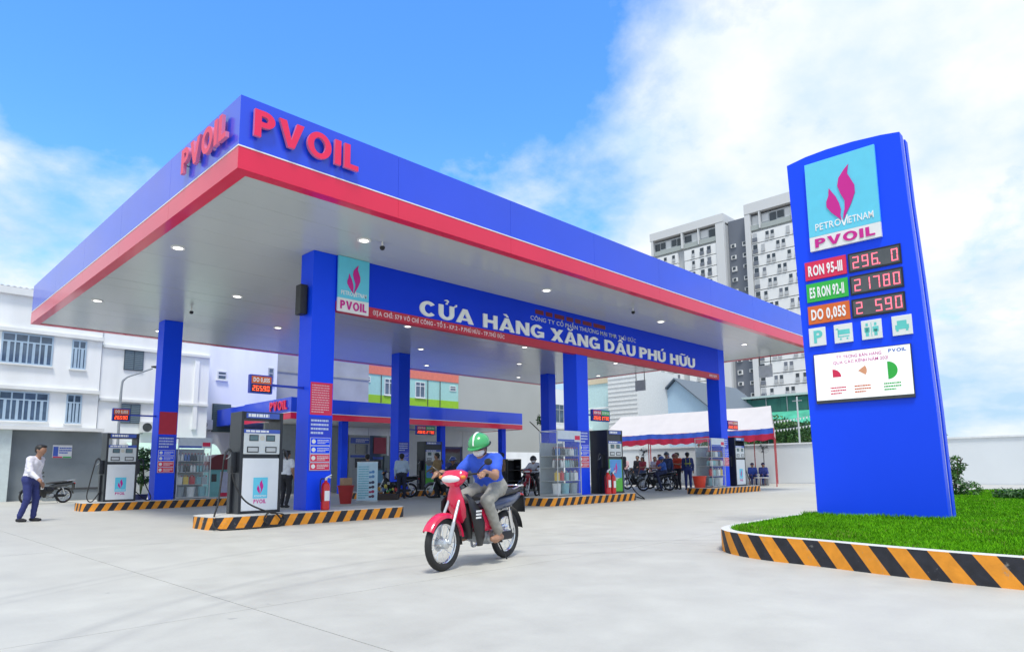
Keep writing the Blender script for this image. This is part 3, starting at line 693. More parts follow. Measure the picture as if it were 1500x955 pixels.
def pump(loc, label, kind='white', W=.88, D=.56, hoses=(-1, 1)):
    o = thing('fuel_pump', label, 'fuel pump', loc, group='fuel pumps on the islands')
    H = 2.06
    for x in (0, W-.055): M().box(x, .0, .0, x+.055, D, H).build('side_panel', PBLK, o, bev=.01)
    M().box(.056, .012, 0, W-.056, D-.012, .05).build('plinth', PBLK, o)
    lowc = LPANEL if kind == 'white' else mat('pump_green_front', (.10, .48, .04), .4)
    lo = M().box(.06, .004, .055, W-.06, D-.01, 1.11).build('lower_cabinet', lowc, o, bev=.012)
    if kind == 'white':
        lw = .30; x0 = W/2-lw/2
        a = M().box(x0, -.002, .30, x0+lw, .0035, .72).build('logo_sticker', CYAN, lo)
        m = M(); flame(m, fy(x0+.05, -.0025, .38), lw*.66, .30, .002); m.build('flame', MAG, a)
        m = M(); text(m, 'PETROVIETNAM', .04, lw*.84, fy(x0+.025, -.0025, .325), .001, 'r'); m.build('emblem_lettering', WTXT, a)
        m = M(); text(m, 'PVOIL', .075, .26, fy(x0+.02, .0030, .20), .002); m.build('brand_lettering', MAG, a)
    else:
        M().box(.10, -.001, .50, W-.10, .0035, 1.10).build('blue_poster', mat('poster_blue', (.09, .32, .70), .4), lo)
        m = M(); flame(m, fy(W/2-.13, -.0015, .62), .26, .38, .002); m.build('flame', MAG, lo)
        M().box(.062, -.001, .06, .34, .0035, .22).build('white_corner', WHITE, lo)
        m = M(); wordlines(m, fy(W*.38, -.004, .42), .3, .10, 2, 3); m.build('print', WTXT, lo, fix=False)
    M().box(.06, .03, 1.112, W-.06, D-.03, 1.19).build('dark_slot', PBLK, o)
    up = M().box(.06, .0, 1.192, W-.06, D-.01, 1.62).build('upper_cabinet', UPANEL, o, bev=.01)
    for x in (.17, W-.17-.19):
        d = M().box(x, -.006, 1.46, x+.19, -.0005, 1.585).build('display', PBLK, up)
        M().box(x+.015, -.0085, 1.475, x+.175, -.0065, 1.57).build('display_face', LCD, d)
    for x in (.13, W-.13-.24):
        d = M().box(x, -.008, 1.225, x+.24, -.0005, 1.345).build('keypad', PBLK, up)
        M().box(x+.02, -.0105, 1.245, x+.22, -.0085, 1.325).build('keypad_face', mat('keypad_grey', (.55, .57, .58), .4), d)
    m = M().lathe([(.05, -.006), (.05, -.001)], 14, (W/2, 0, 1.52), 'y'); m.build('seal', mat('seal_cream', (.62, .58, .5), .5), up)
    s = M().box(.06, .006, 1.622, W-.06, D-.02, 1.70).build('blue_strip', HBLUE, o)
    m = M(); wordlines(m, fy(.10, .0035, 1.635), W-.2, .05, 1, 5, cover=1, fill=.8); m.build('print', WTXT, s, fix=False)
    if kind != 'white':
        M().box(.06, .02, 1.702, W-.06, D-.02, 1.905).build('upper_infill', PBLK, o)
    h = M().box(.05, -.004, 1.908, W-.05, D-.004, 2.055).build('header', PBLK, o, bev=.008)
    M().box(.09, -.008, 1.925, W-.09, -.0045, 2.035).build('header_face', HBLUE, h)
    m = M(); wordlines(m, fy(.13, -.0105, 1.945), W-.26, .075, 1, 8, cover=1, fill=.85); m.build('print', WTXT, h, fix=False)
    for s in hoses:
        x = 0 if s < 0 else W
        p = nozzle(o, s, x, .25, 1.02)
        q = M(); q.box(min(x, x+s*.05), .30, .02, max(x, x+s*.05), .44, .80); q.build('hose_cover', PBLK, o, bev=.008)
        if s < 0 and kind == 'white' and hoses == (-1, 1, 0): pass
    return o
def drape(o, p, end, floor, lean=.0):
    hose_tube(o, [p, (p[0]*.9+end[0]*.1, p[1]-.03, p[2]-.35), ((p[0]+end[0])/2-lean, p[1]-.08, floor+.25), (end[0], end[1], floor+.10), (end[0]+.05, end[1]+.05, .35)])
pA = pump((1.50, 2.95, IH), 'tall white fuel pump with black frame on the island nearest the camera')
# long hose of the nearest pump looping down over the kerb on to the concrete
hose_tube(pA, [(-.23, .22, 1.08), (-.30, .12, .70), (-.45, -.15, .25), (-.62, -.42, -.02), (-.66, -.66, -.205), (-.25, -.78, -.222), (.30, -.76, -.222), (.62, -.66, -.20), (.66, -.60, -.02), (.45, -.44, .03), (.05, -.25, .25), (-.10, -.02, .62), (-.13, .08, .95)], .017)
hose_tube(pA, [(.64, -.66, -.17), (.50, -.60, .02), (.34, -.60, .03), (.26, -.62, -.10), (.36, -.66, -.2), (.56, -.68, -.2), (.64, -.66, -.14)], .016)
pB = pump((1.55, 12.60, IH), 'white fuel pump with black frame in front of the grey wall at the left')
hose_tube(pB, [(-.23, .22, 1.08), (-.34, .1, .6), (-.42, 0, .15), (-.30, -.05, .02), (-.02, .3, .3)], .016)
hose_tube(pB, [(1.11, .22, 1.08), (1.12, .1, .6), (1.30, 0, .10), (1.15, -.05, .02), (.92, .3, .3)], .016)
pC = pump((13.28, 2.62, IH), 'fuel pump with green lower front beside the oil rack', 'green', W=.84, D=.72)
hose_tube(pC, [(1.07, .22, 1.08), (1.12, .1, .6), (1.30, -.10, .06), (1.62, -.25, -.20), (1.95, .05, -.222), (1.6, .25, -.1), (1.1, .35, .1), (.86, .35, .4)], .018)
pD = pump((22.50, 2.80, IH), 'white fuel pump on the farthest island, in front of the marquee', W=.92)
hose_tube(pD, [(1.15, .22, 1.08), (1.2, .1, .5), (1.3, 0, .06), (1.1, .1, .02), (.95, .35, .4)], .016)
pE = pump((13.5, 12.55, IH), 'dark fuel pump behind the man in the tan shirt', 'dark', W=.95)
hose_tube(pE, [(-.23, .22, 1.08), (-.3, .1, .5), (-.2, 0, .06), (0, .35, .4)], .016)

# ============================================================ price flags on the columns
FBLUE = mat('flag_frame_blue', (.015, .045, .42), .4)
def price_flag(loc, W, arm, cols, label):
    o = thing('price_display', label, 'price display', loc, group='price displays on the columns')
    H = .39
    c = M().box(0, -.05, 0, W, .05, H).build('casing', FBLUE, o, bev=.008)
    n = len(cols); w = (W-.05)/n
    for i, (tx, mt, dg) in enumerate(cols):
        x = .025+i*w
        a = M().box(x+.006, -.054, H*.52, x+w-.006, -.0505, H-.03).build('fuel_label', mt, c)
        m = M(); text(m, tx, .085, w*.8, fy(x+w*.1, -.0545, H*.62), .002); m.build('lettering', WTXT, a)
        b = M().box(x+.006, -.054, .025, x+w-.006, -.0505, H*.48).build('screen', BLACK, c)
        m = M(); k = len(dg); dw = (w-.06)/k
        for j, ch in enumerate(dg): seg(m, ch, fy(x+.03, -.0565, .05), j*dw, 0, dw*.78, .11, .017)
        m.build('digits', LEDO, b, fix=False)
    m = M(); a0, a1 = arm
    m.box(min(a0, a1), -.025, H*.44, max(a0, a1), .025, H*.56); m.build('arm', FBLUE, o)
    return o
price_flag((1.72, 3.2, 2.71), .49, (.49, 1.215), [('DO 0,05S', ORANGEP, '26590')], 'small price display on an arm of the front left column, above the nearest pump')
price_flag((1.70, 12.85, 2.69), .48, (.48, 1.235), [('DO 0,05S', ORANGEP, '26590')], 'small price display above the pump by the grey wall')
price_flag((13.22, 3.2, 2.62), .95, (-.505, 0), [('RON 95-III', MAGP, '29630'), ('E5 RON 92-II', GREENP, '27780')], 'red and green price display above the green-fronted pump')
price_flag((22.66, 3.2, 2.66), .95, (-.515, 0), [('RON 95-III', MAGP, '29630'), ('DO 0,05S', ORANGEP, '26590')], 'red price display on the farthest front column')
price_flag((13.24, 12.85, 2.60), 1.02, (-.525, 0), [('RON 95-III', MAGP, '29630'), ('E5 RON 92-II', GREENP, '27780')], 'wide price display on the middle back column, above the dark pump')

# ============================================================ oil display racks and what stands on them
BOT = {}
def bottle_mesh(kind, colr):
    k = (kind, colr)
    if k in BOT: return BOT[k]
    mt = mat('bottle_'+colr, {'grey': (.30, .36, .40), 'white': (.72, .74, .74), 'blue': (.06, .16, .45), 'red': (.55, .03, .05), 'yellow': (.70, .50, .06), 'teal': (.20, .45, .50), 'dark': (.05, .06, .08)}[colr], .35)
    m = M()
    if kind == 'bottle': m.lathe([(.036, 0), (.042, .01), (.042, .15), (.030, .19), (.016, .21), (.016, .225)], 10); m.mi = 1; m.lathe([(.019, .226), (.019, .255)], 8); m.mi = 0
    elif kind == 'can': m.box(-.075, -.045, 0, .075, .045, .24); m.tube(bez([(-.05, 0, .24), (-.04, 0, .285), (.02, 0, .29), (.03, 0, .24)], 4), .012, 6); m.mi = 1; m.lathe([(.02, .24), (.02, .28)], 8, (.055, 0, 0)); m.mi = 0
    else: m.lathe([(.115, 0), (.135, .30), (.140, .30), (.140, .32), (.02, .325)], 14); m.mi = 1; m.tube(bez([(-.14, 0, .27), (-.09, 0, .22), (0, -.02, .20), (.09, 0, .22), (.14, 0, .27)], 4), .006, 5); m.mi = 0
    BOT[k] = m.mesh(kind, [mt, mat('bottle_cap', (.45, .06, .06), .4) if kind != 'pail' else GREY], smooth=True); return BOT[k]
def rack(loc, W, D, H, where, glass=True, seed=1):
    o = thing('display_rack', 'glazed aluminium rack of oil bottles '+where, 'display rack', loc, group='oil display racks')
    t = .022
    for x in (0, W-t):
        for y in (0, D-t): M().box(x, y, 0, x+t, y+t, H).build('post', ALU, o)
    for z in (.02, H-t-.002):
        for y in (0, D-t): M().box(t, y+.001, z, W-t, y+t-.001, z+t).build('rail', ALU, o)
        for x in (0, W-t): M().box(x+.001, t, z, x+t-.001, D-t, z+t).build('rail', ALU, o)
    hd = M().box(.01, -.012, H-.34, W-.01, -.001, H-.01).build('header_board', mat('rack_header', (.62, .68, .76), .4), o)
    m = M(); text(m, 'PVOIL', .05, .17, fy(W-.25, -.0125, H-.24), .002); m.add([(W-.30, -.0125, H-.28), (W-.05, -.0125, H-.28), (W-.05, -.0125, H-.15), (W-.30, -.0125, H-.15)], [(0, 1, 2, 3)]); m.build('brand_mark', MAGP, hd, fix=False)
    M().box(.012, -.014, H-.335, W-.32, -.0125, H-.27).build('blue_swoosh', HBLUE, hd)
    zs = [.06, .46, .86, 1.22]
    for z in zs: M().box(.008, .008, z-.012, W-.008, D-.008, z).build('shelf', mat('rack_shelf', (.55, .58, .60), .4), o)
    M().box(.02, D-.014, .05, W-.02, D-.006, H-.36).build('back_panel', mat('rack_back', (.44, .50, .52), .5), o)
    if glass:
        M().box(-.006, .03, .05, -.002, D-.03, H-.05).build('glass_pane', CLEAR, o)
        M().box(.03, -.006, .05, W-.03, -.002, H-.36).build('glass_pane', CLEAR, o)
    rr = random.Random(seed)
    ORD = ['first', 'second', 'third', 'fourth', 'fifth', 'sixth', 'seventh', 'eighth', 'ninth', 'tenth', 'eleventh', 'twelfth']
    def put(kind, colr, x, y, z, word, i=0, row=''):
        b = link(kind if kind != 'can' else 'oil_can', bottle_mesh(kind, colr), None, (loc[0]+x, loc[1]+y, loc[2]+z)); b.rotation_euler.z = rr.uniform(-.3, .3)
        nm = {'bottle': 'oil bottle', 'can': 'oil can', 'pail': 'oil pail'}[kind]
        tag(b, f'{colr} {nm}, {ORD[i]} from left, {row}{word} shelf of rack {where}', nm.split()[-1], 'oil containers '+where)
    n = int(W/.105)
    for z, word in ((zs[3]+.001, 'top'), (zs[2]+.001, 'second')):
        c = ['grey', 'white', 'blue', 'dark'] if word == 'top' else ['teal', 'grey', 'dark', 'white']
        for i in range(n): put('bottle', c[(i//2+seed) % 4], .075+i*(W-.15)/(n-1), .10, z, word, i, 'front row, ')
        for i in range(n-1): put('bottle', c[(i//3+seed+1) % 4], .12+i*(W-.15)/(n-1), .26, z, word, i, 'back row, ')
    n = int(W/.19)
    for i in range(n): put('can', ['grey', 'white', 'yellow', 'red', 'teal'][(i+seed) % 5], .13+i*(W-.26)/(n-1), .14, zs[1]+.001, 'third', i)
    n = int(W/.31)
    for i in range(n): put('pail', ['teal', 'grey', 'white'][(i+seed) % 3], .17+i*(W-.34)/max(1, n-1), .2, zs[0]+.001, 'bottom', i)
    return o
rack((3.60, 12.66, IH), 1.05, .62, 1.98, 'beside the left column', seed=1)
rack((10.95, 2.75, IH), 1.12, .74, 1.98, 'by green-fronted pump', seed=2)
rack((20.42, 2.78, IH), 1.10, .74, 1.98, 'on the farthest island', seed=3)

# ============================================================ extinguishers, bin, banner and small goods
def extinguisher(loc, label, s=1.0):
    o = thing('fire_extinguisher', label, 'extinguisher', loc, group='fire extinguishers')
    er = mat('extinguisher_red', (.62, .012, .012), .3, coat=.3)
    M().lathe([(.062*s, 0), (.075*s, .015*s), (.075*s, .40*s), (.060*s, .455*s), (.026*s, .48*s), (.026*s, .51*s)], 18).build('cylinder', er, o, smooth=True)
    m = M(); m.lathe([(.03*s, .51*s), (.03*s, .55*s)], 10); m.tube([(0, 0, .55*s), (.10*s, -.02*s, .60*s)], .012*s, 6); m.tube([(0, 0, .56*s), (.09*s, -.02*s, .55*s)], .009*s, 6); m.build('valve', CHROME, o, smooth=True)
    m = M(); m.tube(bez([(-.03*s, 0, .535*s), (-.11*s, -.03*s, .52*s), (-.125*s, -.04*s, .35*s), (-.105*s, -.04*s, .15*s)], 6), .011*s, 6); m.build('hose', RUBBER, o, smooth=True)
    m = M(); n = 7
    pts = [(.0762*s*math.cos(R(-130+80*i/(n-1))), .0762*s*math.sin(R(-130+80*i/(n-1)))) for i in range(n)]
    for i in range(n-1): m.add([(*pts[i], .16*s), (*pts[i+1], .16*s), (*pts[i+1], .33*s), (*pts[i], .33*s)], [(0, 1, 2, 3)])
    m.build('label_sticker', WHITE, o, fix=False)
    return o
extinguisher((3.27, 2.70, IH), 'red fire extinguisher at the foot of the front left column', 1.25)
extinguisher((13.02, 2.45, IH), 'red fire extinguisher left of the pair by the green-fronted pump', 1.35)
extinguisher((13.28, 2.44, IH), 'red fire extinguisher right of the pair by the green-fronted pump', 1.25)
o = thing('waste_bin', 'tapered dark red plastic bin beside the banner stand', 'bin', (7.75, 9.3, 0))
m = M(); m.lathe([(.18, 0), (.26, .56), (.275, .56), (.275, .60), (.245, .60), (.17, .03)], 20); m.build('bin_body', mat('bin_red', (.38, .02, .02), .45), o, smooth=True)
b = M().box(-.16, -.12, .56, .16, .12, .80).build('cardboard_box', mat('cardboard', (.42, .27, .16), .8), None, bev=.005); b.location = (7.75, 9.3, .045)
tag(b, 'brown cardboard box sitting in the mouth of the red bin', 'box')
o = thing('banner_stand', 'upright light blue roll-up banner standing in front of the office', 'banner', (8.86, 9.75, 0), R(-46))
M().box(-.36, -.008, .05, .36, .0, 1.36).build('banner_sheet', mat('banner_sheet', (.56, .76, .86), .5), o)
M().box(-.38, -.07, 0, .38, .07, .05).build('base_box', ALU, o)
M().box(-.37, -.012, 1.362, .37, .006, 1.385).build('top_rail', ALU, o)
m = M(); wordlines(m, fy(-.31, -.010, .1), .36, 1.15, 14, 12, cover=1); m.build('print', mat('banner_teal', (.16, .52, .62), .5), o, fix=False)
for i, (z, c) in enumerate(((.98, (.10, .30, .6)), (.82, (.12, .3, .55)), (.62, (.05, .06, .12)), (.46, (.05, .05, .08)), (.30, (.4, .05, .12)), (.14, (.12, .06, .1)))):
    q = M(); q.lathe([(.055, -.0105), (.055, -.0085)], 10, (.2, 0, z+.05), 'y'); q.box(.06, -.0105, z, .15, -.0085, z+.07); q.build('picture', mat('banner_pic%d' % i, c, .5), o)
m = M(); m.lathe([(.20, 0), (.27, .42), (.285, .42), (.285, .46), (.25, .46), (.19, .03)], 20)
bk = m.build('red_tub', mat('tub_red', (.72, .05, .02), .4), None, smooth=True); bk.location = (20.02, 3.15, IH); tag(bk, 'big red plastic tub at the left end of the farthest island', 'tub')
# soffit cameras
for i, (x, y, lab) in enumerate(((3.75, 1.42, 'small dark dome camera under the canopy near the front corner'), (12.85, 1.15, 'small dark dome camera under the middle of the canopy front'), (2.99, 10.4, 'small dark dome camera under the canopy near the left column'))):
    o = thing('ceiling_camera', lab, 'camera', (x, y, HB+.016))
    M().lathe([(.02, 0), (.02, -.10)], 8).build('stem', WHITE, o); M().lathe([(.055, -.10), (.06, -.13), (.045, -.17), (.015, -.185)], 12).build('dome', BLACK, o, smooth=True)
o = thing('column_speaker', 'black box loudspeaker on the side of the front left column', 'loudspeaker', (2.94, 3.2, 4.55))
M().box(-.20, -.12, 0, -.03, .12, .68).build('box', BLACK, o, bev=.015); M().box(-.03, -.04, .3, -.001, .04, .38).build('bracket', DGREY, o)
for x, y, lab in ((24.95, 2.33, 'pale plate hung on two dark rods from the canopy edge beside the totem'), (24.95, 9.12, 'pale plate hung on two dark rods at the canopy edge behind the third front column')):
    o = thing('hanging_plate', lab, 'hanging sign', (x, y, 0))
    for s in (-.2, .2): M().cyl((0, s*1.3, 5.6), (0, s*1.3, HB+.01), .02, n=8).build('rod', DGREY, o)
    M().box(-.02, -.32, 5.05, .02, .32, 5.6).build('plate', mat('plate_pale', (.74, .76, .77), .5), o, bev=.004)

# ============================================================ office kiosk behind the pumps
kb = thing('station_office', 'low station office with blue fascia, red band and slatted canopy behind the pumps', 'building')
KX0, KX1, KY0, KY1, KZ0, KZM, KZ1 = 9.9, 24.75, 17.6, 27.2, 3.42, 3.70, 4.40
M().box(KX0+.02, KY0+.02, KZ0+.08, KX1-.02, KY1, KZ1-.03).build('roof', BLUE, kb)
for nm, z0, z1, mt, pr in (('fascia', KZM+.03, KZ1, BLUE, .0), ('white_trim', KZM+.001, KZM+.029, WHITE, .012), ('red_band', KZ0, KZM, RED, .006)):
    n = 5
    for k in range(n): M().box(KX0+(KX1-KX0)*k/n+(.002 if k else -pr), KY0-pr, z0, KX0+(KX1-KX0)*(k+1)/n-.002, KY0+.02, z1).build(nm, mt, kb)
    M().box(KX0-pr, KY0+.022, z0, KX0+.018, 22.5, z1).build(nm, mt, kb); M().box(KX1-.018, KY0+.022, z0, KX1+pr, 22.5, z1).build(nm, mt, kb)
raised('PVOIL', .42, 1.7, fx(KX0-.03, 19.6, 3.86), kb, .04, [LRED])
for k in range(17): M().box(KX0+.03, KY0+.06+k*.225, KZ0+.03, KX1-.03, KY0+.06+k*.225+.185, KZ0+.055).build('soffit_slat', WHITE, kb)
for x in (12.72, 18.75, 23.4): M().box(x, 18.0, 0, x+.34, 18.34, KZ0+.028).build('column', CBLUE, kb, bev=.01)
OW = mat('office_wall', (.70, .71, .69), .7, var=.06, scale=2)
yW = 21.2
M().box(18.9, yW, 0, 21.6, yW+.18, KZ0+.02).build('wall', OW, kb); M().box(23.1, yW, 0, KX1-.1, yW+.18, KZ0+.02).build('wall', OW, kb)
M().box(10.4, yW, 0, 15.0, yW+.18, KZ0+.02).build('wall', mat('office_grey', (.30, .33, .33), .6), kb)
M().box(21.62, yW, 2.5, 23.08, yW+.18, KZ0+.02).build('lintel', OW, kb)
d = M().box(21.62, yW+.08, .0, 23.08, yW+.13, 2.48).build('door', mat('door_navy', (.02, .035, .16), .35), kb, bev=.008)
M().box(21.75, yW+.07, 1.5, 22.95, yW+.079, 2.35).build('door_glass', GLASS, d); M().box(21.7, yW+.07, .06, 23.0, yW+.079, .62).build('kick_plate', mat('kick_red', (.30, .03, .04), .4), d)
M().cyl((21.8, yW+.05, 1.0), (21.8, yW+.05, 1.25), .015).build('handle', CHROME, d)
for k in range(3):
    x0 = 15.02+k*1.29
    f = M().box(x0, yW+.05, 0, x0+1.27, yW+.10, KZ0+.02).build('shop_window', ALU, kb)
    M().box(x0+.06, yW+.040, .10, x0+1.21, yW+.049, 3.0).build('pane', mat('shop_glass', (.12, .16, .17), .08, spec=.8, var=.4, scale=1.2), f)
p = M().box(15.05, yW-.02, 0, 16.35, yW+.038, 3.0).build('display_wall', mat('display_wall_grey', (.40, .42, .42), .5), kb)
for (x0, x1, z0, z1, mt, nm) in ((15.15, 16.3, 2.55, 2.85, HBLUE, 'board'), (15.45, 16.2, 2.0, 2.5, GLASS, 'screen'), (15.15, 16.3, 1.8, 1.92, HBLUE, 'strip'), (15.45, 16.2, 1.25, 1.74, SCREENBK, 'screen'), (16.6, 17.4, 2.0, 2.9, mat('poster_red', (.42, .06, .10), .5), 'poster'), (16.55, 17.2, 1.7, 1.82, HBLUE, 'strip'), (16.65, 17.1, 1.2, 1.62, SCREENBK, 'screen'), (16.55, 17.2, .3, 1.1, mat('poster_sky', (.20, .45, .62), .5), 'poster'), (17.3, 17.7, 1.0, 1.9, mat('poster_grey', (.2, .25, .26), .4), 'poster')):
    b = M().box(x0, yW-.05, z0, x1, yW-.022, z1).build(nm, mt, kb)
    if nm == 'board':
        m = M(); wordlines(m, fy(x0+.3, yW-.053, z0+.05), .8, .2, 2, 2, cover=1); m.build('print', WTXT, b, fix=False)
for x0, z0, c in ((23.5, .2, (.35, .36, .36)), (23.5, .75, (.25, .27, .28)), (23.5, 1.3, (.4, .42, .42))):
    M().box(x0, yW-.04, z0, x0+.45, yW-.002, z0+.5).build('notice', mat('notice%.1f' % z0, c, .5), kb)

# flower and goods stand in front of the office
fs = thing('goods_stand', 'low stand of colourful goods and flowers beside the banner', 'stand', (9.9, 10.6, 0), R(-46))
M().box(-.7, -.2, 0, .7, .25, .22).build('shelf_base', mat('dark_wood', (.07, .05, .04), .6), fs)
for k in range(15):
    c = random.choice([(.6, .30, .03), (.45, .05, .05), (.05, .30, .06), (.65, .55, .1), (.10, .2, .4), (.5, .5, .45)])
    q = M(); x = -.62+k*.088; s = random.uniform(.05, .085)
    q.ell((x, random.uniform(-.12, .12), .24+s+random.uniform(0, .18)), (s*.8, s*.8, s), 8, 6); q.build('item', mat('goods%d' % k, c, .5, var=.4, scale=20), fs)

# ============================================================ neighbouring buildings
HW = mat('house_white', (.83, .84, .84), .8, var=.10, scale=.9, bump=.1, stretch=(1, 1, .22))
HWD = mat('house_ledge', (.74, .75, .74), .8, var=.10, scale=1.2)
WBL = mat('window_frame_blue', (.38, .50, .62), .5)
WDK = mat('window_dark', (.085, .13, .19), .12, spec=.7, var=.4, scale=2)
def window(parent, x0, x1, z0, z1, y, cols, split, fm, pm, bars=2, sill=True):
    "framed window on a wall facing -Y: transom lights above, barred lights below"
    f = M()
    t = .055
    f.box(x0, y-.05, z0, x1, y-.001, z0+t); f.box(x0, y-.05, z1-t, x1, y-.001, z1)
    w = (x1-x0-t)/cols
    for k in range(cols+1): f.box(x0+k*w, y-.049, z0+t, x0+k*w+t, y-.001, z1-t)
    zs_ = z0+(z1-z0)*split
    for k in range(cols): f.box(x0+k*w+t, y-.048, zs_, x0+(k+1)*w, y-.001, zs_+t)
    o = f.build('window', fm, parent)
    for k in range(cols):
        a, b = x0+k*w+t, x0+(k+1)*w
        M().box(a, y-.022, zs_+t, b, y-.001, z1-t).build('pane', pm, o)
        M().box(a, y-.022, z0+t, b, y-.001, zs_).build('pane', pm, o)
        for j in range(1, bars):
            xx = a+(b-a)*j/bars; M().box(xx-.05, y-.045, z0+t, xx+.05, y-.023, zs_).build('glazing_bar', fm, o)
    if sill: M().box(x0-.06, y-.11, z0-.06, x1+.06, y-.002, z0-.002).build('sill', HWD, o)
    return o
def ac_unit(loc, label):
    o = thing('air_conditioner', label, 'air conditioner', loc, group='air conditioners on the houses')
    M().box(-.38, -.28, 0, .38, 0, .52).build('casing', mat('ac_white', (.66, .67, .66), .5), o, bev=.02)
    m = M(); m.torus((-.1, -.285, .26), .19, .012, 20, 5, 'y')
    for k in range(4): m.torus((-.1, -.285, .26), .04+.04*k, .006, 16, 4, 'y')
    m.build('fan_grille', DGREY, o); M().lathe([(.20, -.282), (.20, -.2805)], 20, (-.1, 0, .26), 'y').build('fan_opening', mat('ac_dark', (.06, .07, .07), .6), o)
    m = M(); m.box(-.3, -.26, -.05, -.26, 0, -.001); m.box(.26, -.26, -.05, .3, 0, -.001); m.build('bracket', GREY, o)
    return o
hA = thing('white_house', 'white house with blue barred windows at the far left behind the grey wall', 'house')
M().box(-9, 24, 3.0, 3.93, 34, 8.62).build('wall', HW, hA)
M().box(-9, 23.82, 8.62, 3.93, 34, 8.92).build('parapet', HWD, hA)
M().box(-9, 23.85, 7.04, 3.97, 23.999, 7.20).build('ledge', HWD, hA); M().box(-9, 23.80, 4.62, 3.96, 23.999, 4.76).build('ledge', HWD, hA)
M().box(-9, 23.35, 2.92, 4.1, 23.999, 3.06).build('ledge', HWD, hA)
M().box(.9, 24.02, 0, 4.6, 24.3, 2.918).build('ground_floor_wall', mat('grey_render', (.22, .25, .27), .85, var=.15, scale=1.2, bump=.2), hA)
M().box(-9, 23.6, 0, .88, 24.3, 2.918).build('pier', mat('pale_render', (.55, .62, .62), .8, var=.08), hA)
rf = M()
for k in range(60): rf.prism([(-9+k*.2, 8.93), (-9+k*.2+.1, 8.97), (-9+k*.2+.2, 8.93)], 'y', 23.9, 24.0)
rs = M()
for k in range(62):
    x = -9+k*.21; rs.add([(x, 23.9, 8.93), (x+.105, 23.9, 8.97), (x+.105, 29, 9.9), (x, 29, 9.86)], [(0, 1, 2, 3)]); rs.add([(x+.105, 23.9, 8.97), (x+.21, 23.9, 8.93), (x+.21, 29, 9.86), (x+.105, 29, 9.9)], [(0, 1, 2, 3)])
rs.build('corrugated_roof', mat('roof_sheet_blue', (.16, .26, .36), .4, metal=.2), hA, fix=False)
for (a, b, c, d, n) in ((.30, 2.09, 5.70, 7.0, 4), (2.78, 3.33, 5.68, 6.97, 2), (.36, 2.09, 3.31, 4.54, 4), (2.73, 3.30, 3.27, 4.55, 2), (-2.2, -.4, 5.70, 7.0, 4), (-2.2, -.4, 3.31, 4.54, 4)):
    window(hA, a, b, c, d, 24, n, .70, WBL, WDK, 2)
p = M().box(2.38, 23.985, 1.78, 3.08, 24.018, 2.33).build('wall_poster', mat('poster_white', (.72, .72, .74), .5), hA)
M().box(2.40, 23.980, 1.85, 2.58, 23.984, 2.26).build('poster_block', HBLUE, p); m = M(); wordlines(m, fy(2.62, 23.982, 1.95), .44, .30, 3, 6, cover=1, fill=.6); m.build('print', HBLUE, p, fix=False); M().box(2.40, 23.980, 1.79, 2.74, 23.984, 1.84).build('poster_block', MAGP, p); M().box(2.76, 23.980, 1.79, 3.06, 23.984, 1.84).build('poster_block', GREENP, p)
hB = thing('white_house', 'white house with grey louvre shutters right of the blue-windowed house', 'house')
M().box(3.97, 24.1, 0, 8.72, 33, 8.6).build('wall', HW, hB)
M().box(3.99, 23.95, 6.80, 8.70, 24.099, 6.92).build('ledge', HWD, hB); M().box(3.99, 23.95, 4.36, 8.70, 24.099, 4.47).build('ledge', HWD, hB)
M().box(8.0, 23.98, 3.2, 8.2, 24.099, 6.6).build('pilaster', HW, hB)
LOU = mat('shutter_grey', (.16, .22, .26), .5)
for z0, z1 in ((5.86, 6.80), (3.38, 4.28)):
    f = M().box(4.87, 24.04, z0, 5.68, 24.099, z1).build('shutter', mat('shutter_dark', (.07, .10, .13), .5), hB)
    for k in range(10):
        for a, b in ((4.90, 5.25), (5.30, 5.65)): M().box(a, 24.015, z0+.04+k*(z1-z0-.06)/10, b, 24.039, z0+.04+k*(z1-z0-.06)/10+.055).build('louvre', LOU, f)
ac_unit((6.05, 24.09, 2.95), 'air conditioner on the white wall above the left pump')
aw = M()
for k in range(10):
    a0, a1 = R(90-k*7), R(90-(k+1)*7)
    aw.add([(5.1, 24.05-1.6*math.cos(a0), 1.0+1.5*math.sin(a0)), (9.0, 24.05-1.6*math.cos(a0), 1.0+1.5*math.sin(a0)), (9.0, 24.05-1.6*math.cos(a1), 1.0+1.5*math.sin(a1)), (5.1, 24.05-1.6*math.cos(a1), 1.0+1.5*math.sin(a1))], [(0, 1, 2, 3)])
aw.build('awning', mat('awning_mint', (.48, .68, .58), .6), hB, fix=False)
hC = thing('white_house', 'tall plain white side wall with a small window behind the nearest pump', 'house')
M().box(9.15, 26, 0, 13.2, 36, 8.8).build('wall', HW, hC)
M().box(8.74, 26.2, 0, 9.13, 34, 8.2).build('gap_shade_wall', mat('gap_shade_black', (.015, .017, .02), .9, var=.5, scale=3), hC)  # shade of the gap between the houses, painted as a near-black wall
window(hC, 9.85, 10.35, 6.02, 6.50, 26, 1, .5, mat('window_frame_white', (.7, .72, .72), .5), WDK, 1)
window(hC, 12.66, 12.98, 6.1, 6.95, 26, 1, .6, mat('window_frame_grey', (.4, .43, .45), .5), WDK, 1)
f = M().box(9.68, 25.93, 3.22, 10.64, 25.999, 4.72).build('shutter', mat('shutter_green', (.07, .11, .11), .5), hC)
for k in range(14): M().box(9.72, 25.905, 3.26+k*.103, 10.60, 25.929, 3.33+k*.103).build('louvre', mat('shutter_green_l', (.11, .16, .16), .5), f)
M().box(10.66, 25.95, 3.2, 12.9, 25.999, 4.60).build('grey_patch', mat('bare_render', (.32, .35, .35), .9, var=.3, scale=4), hC)
ac_unit((9.25, 25.95, 3.3), 'air conditioner on the wall left of the dark green shutter')
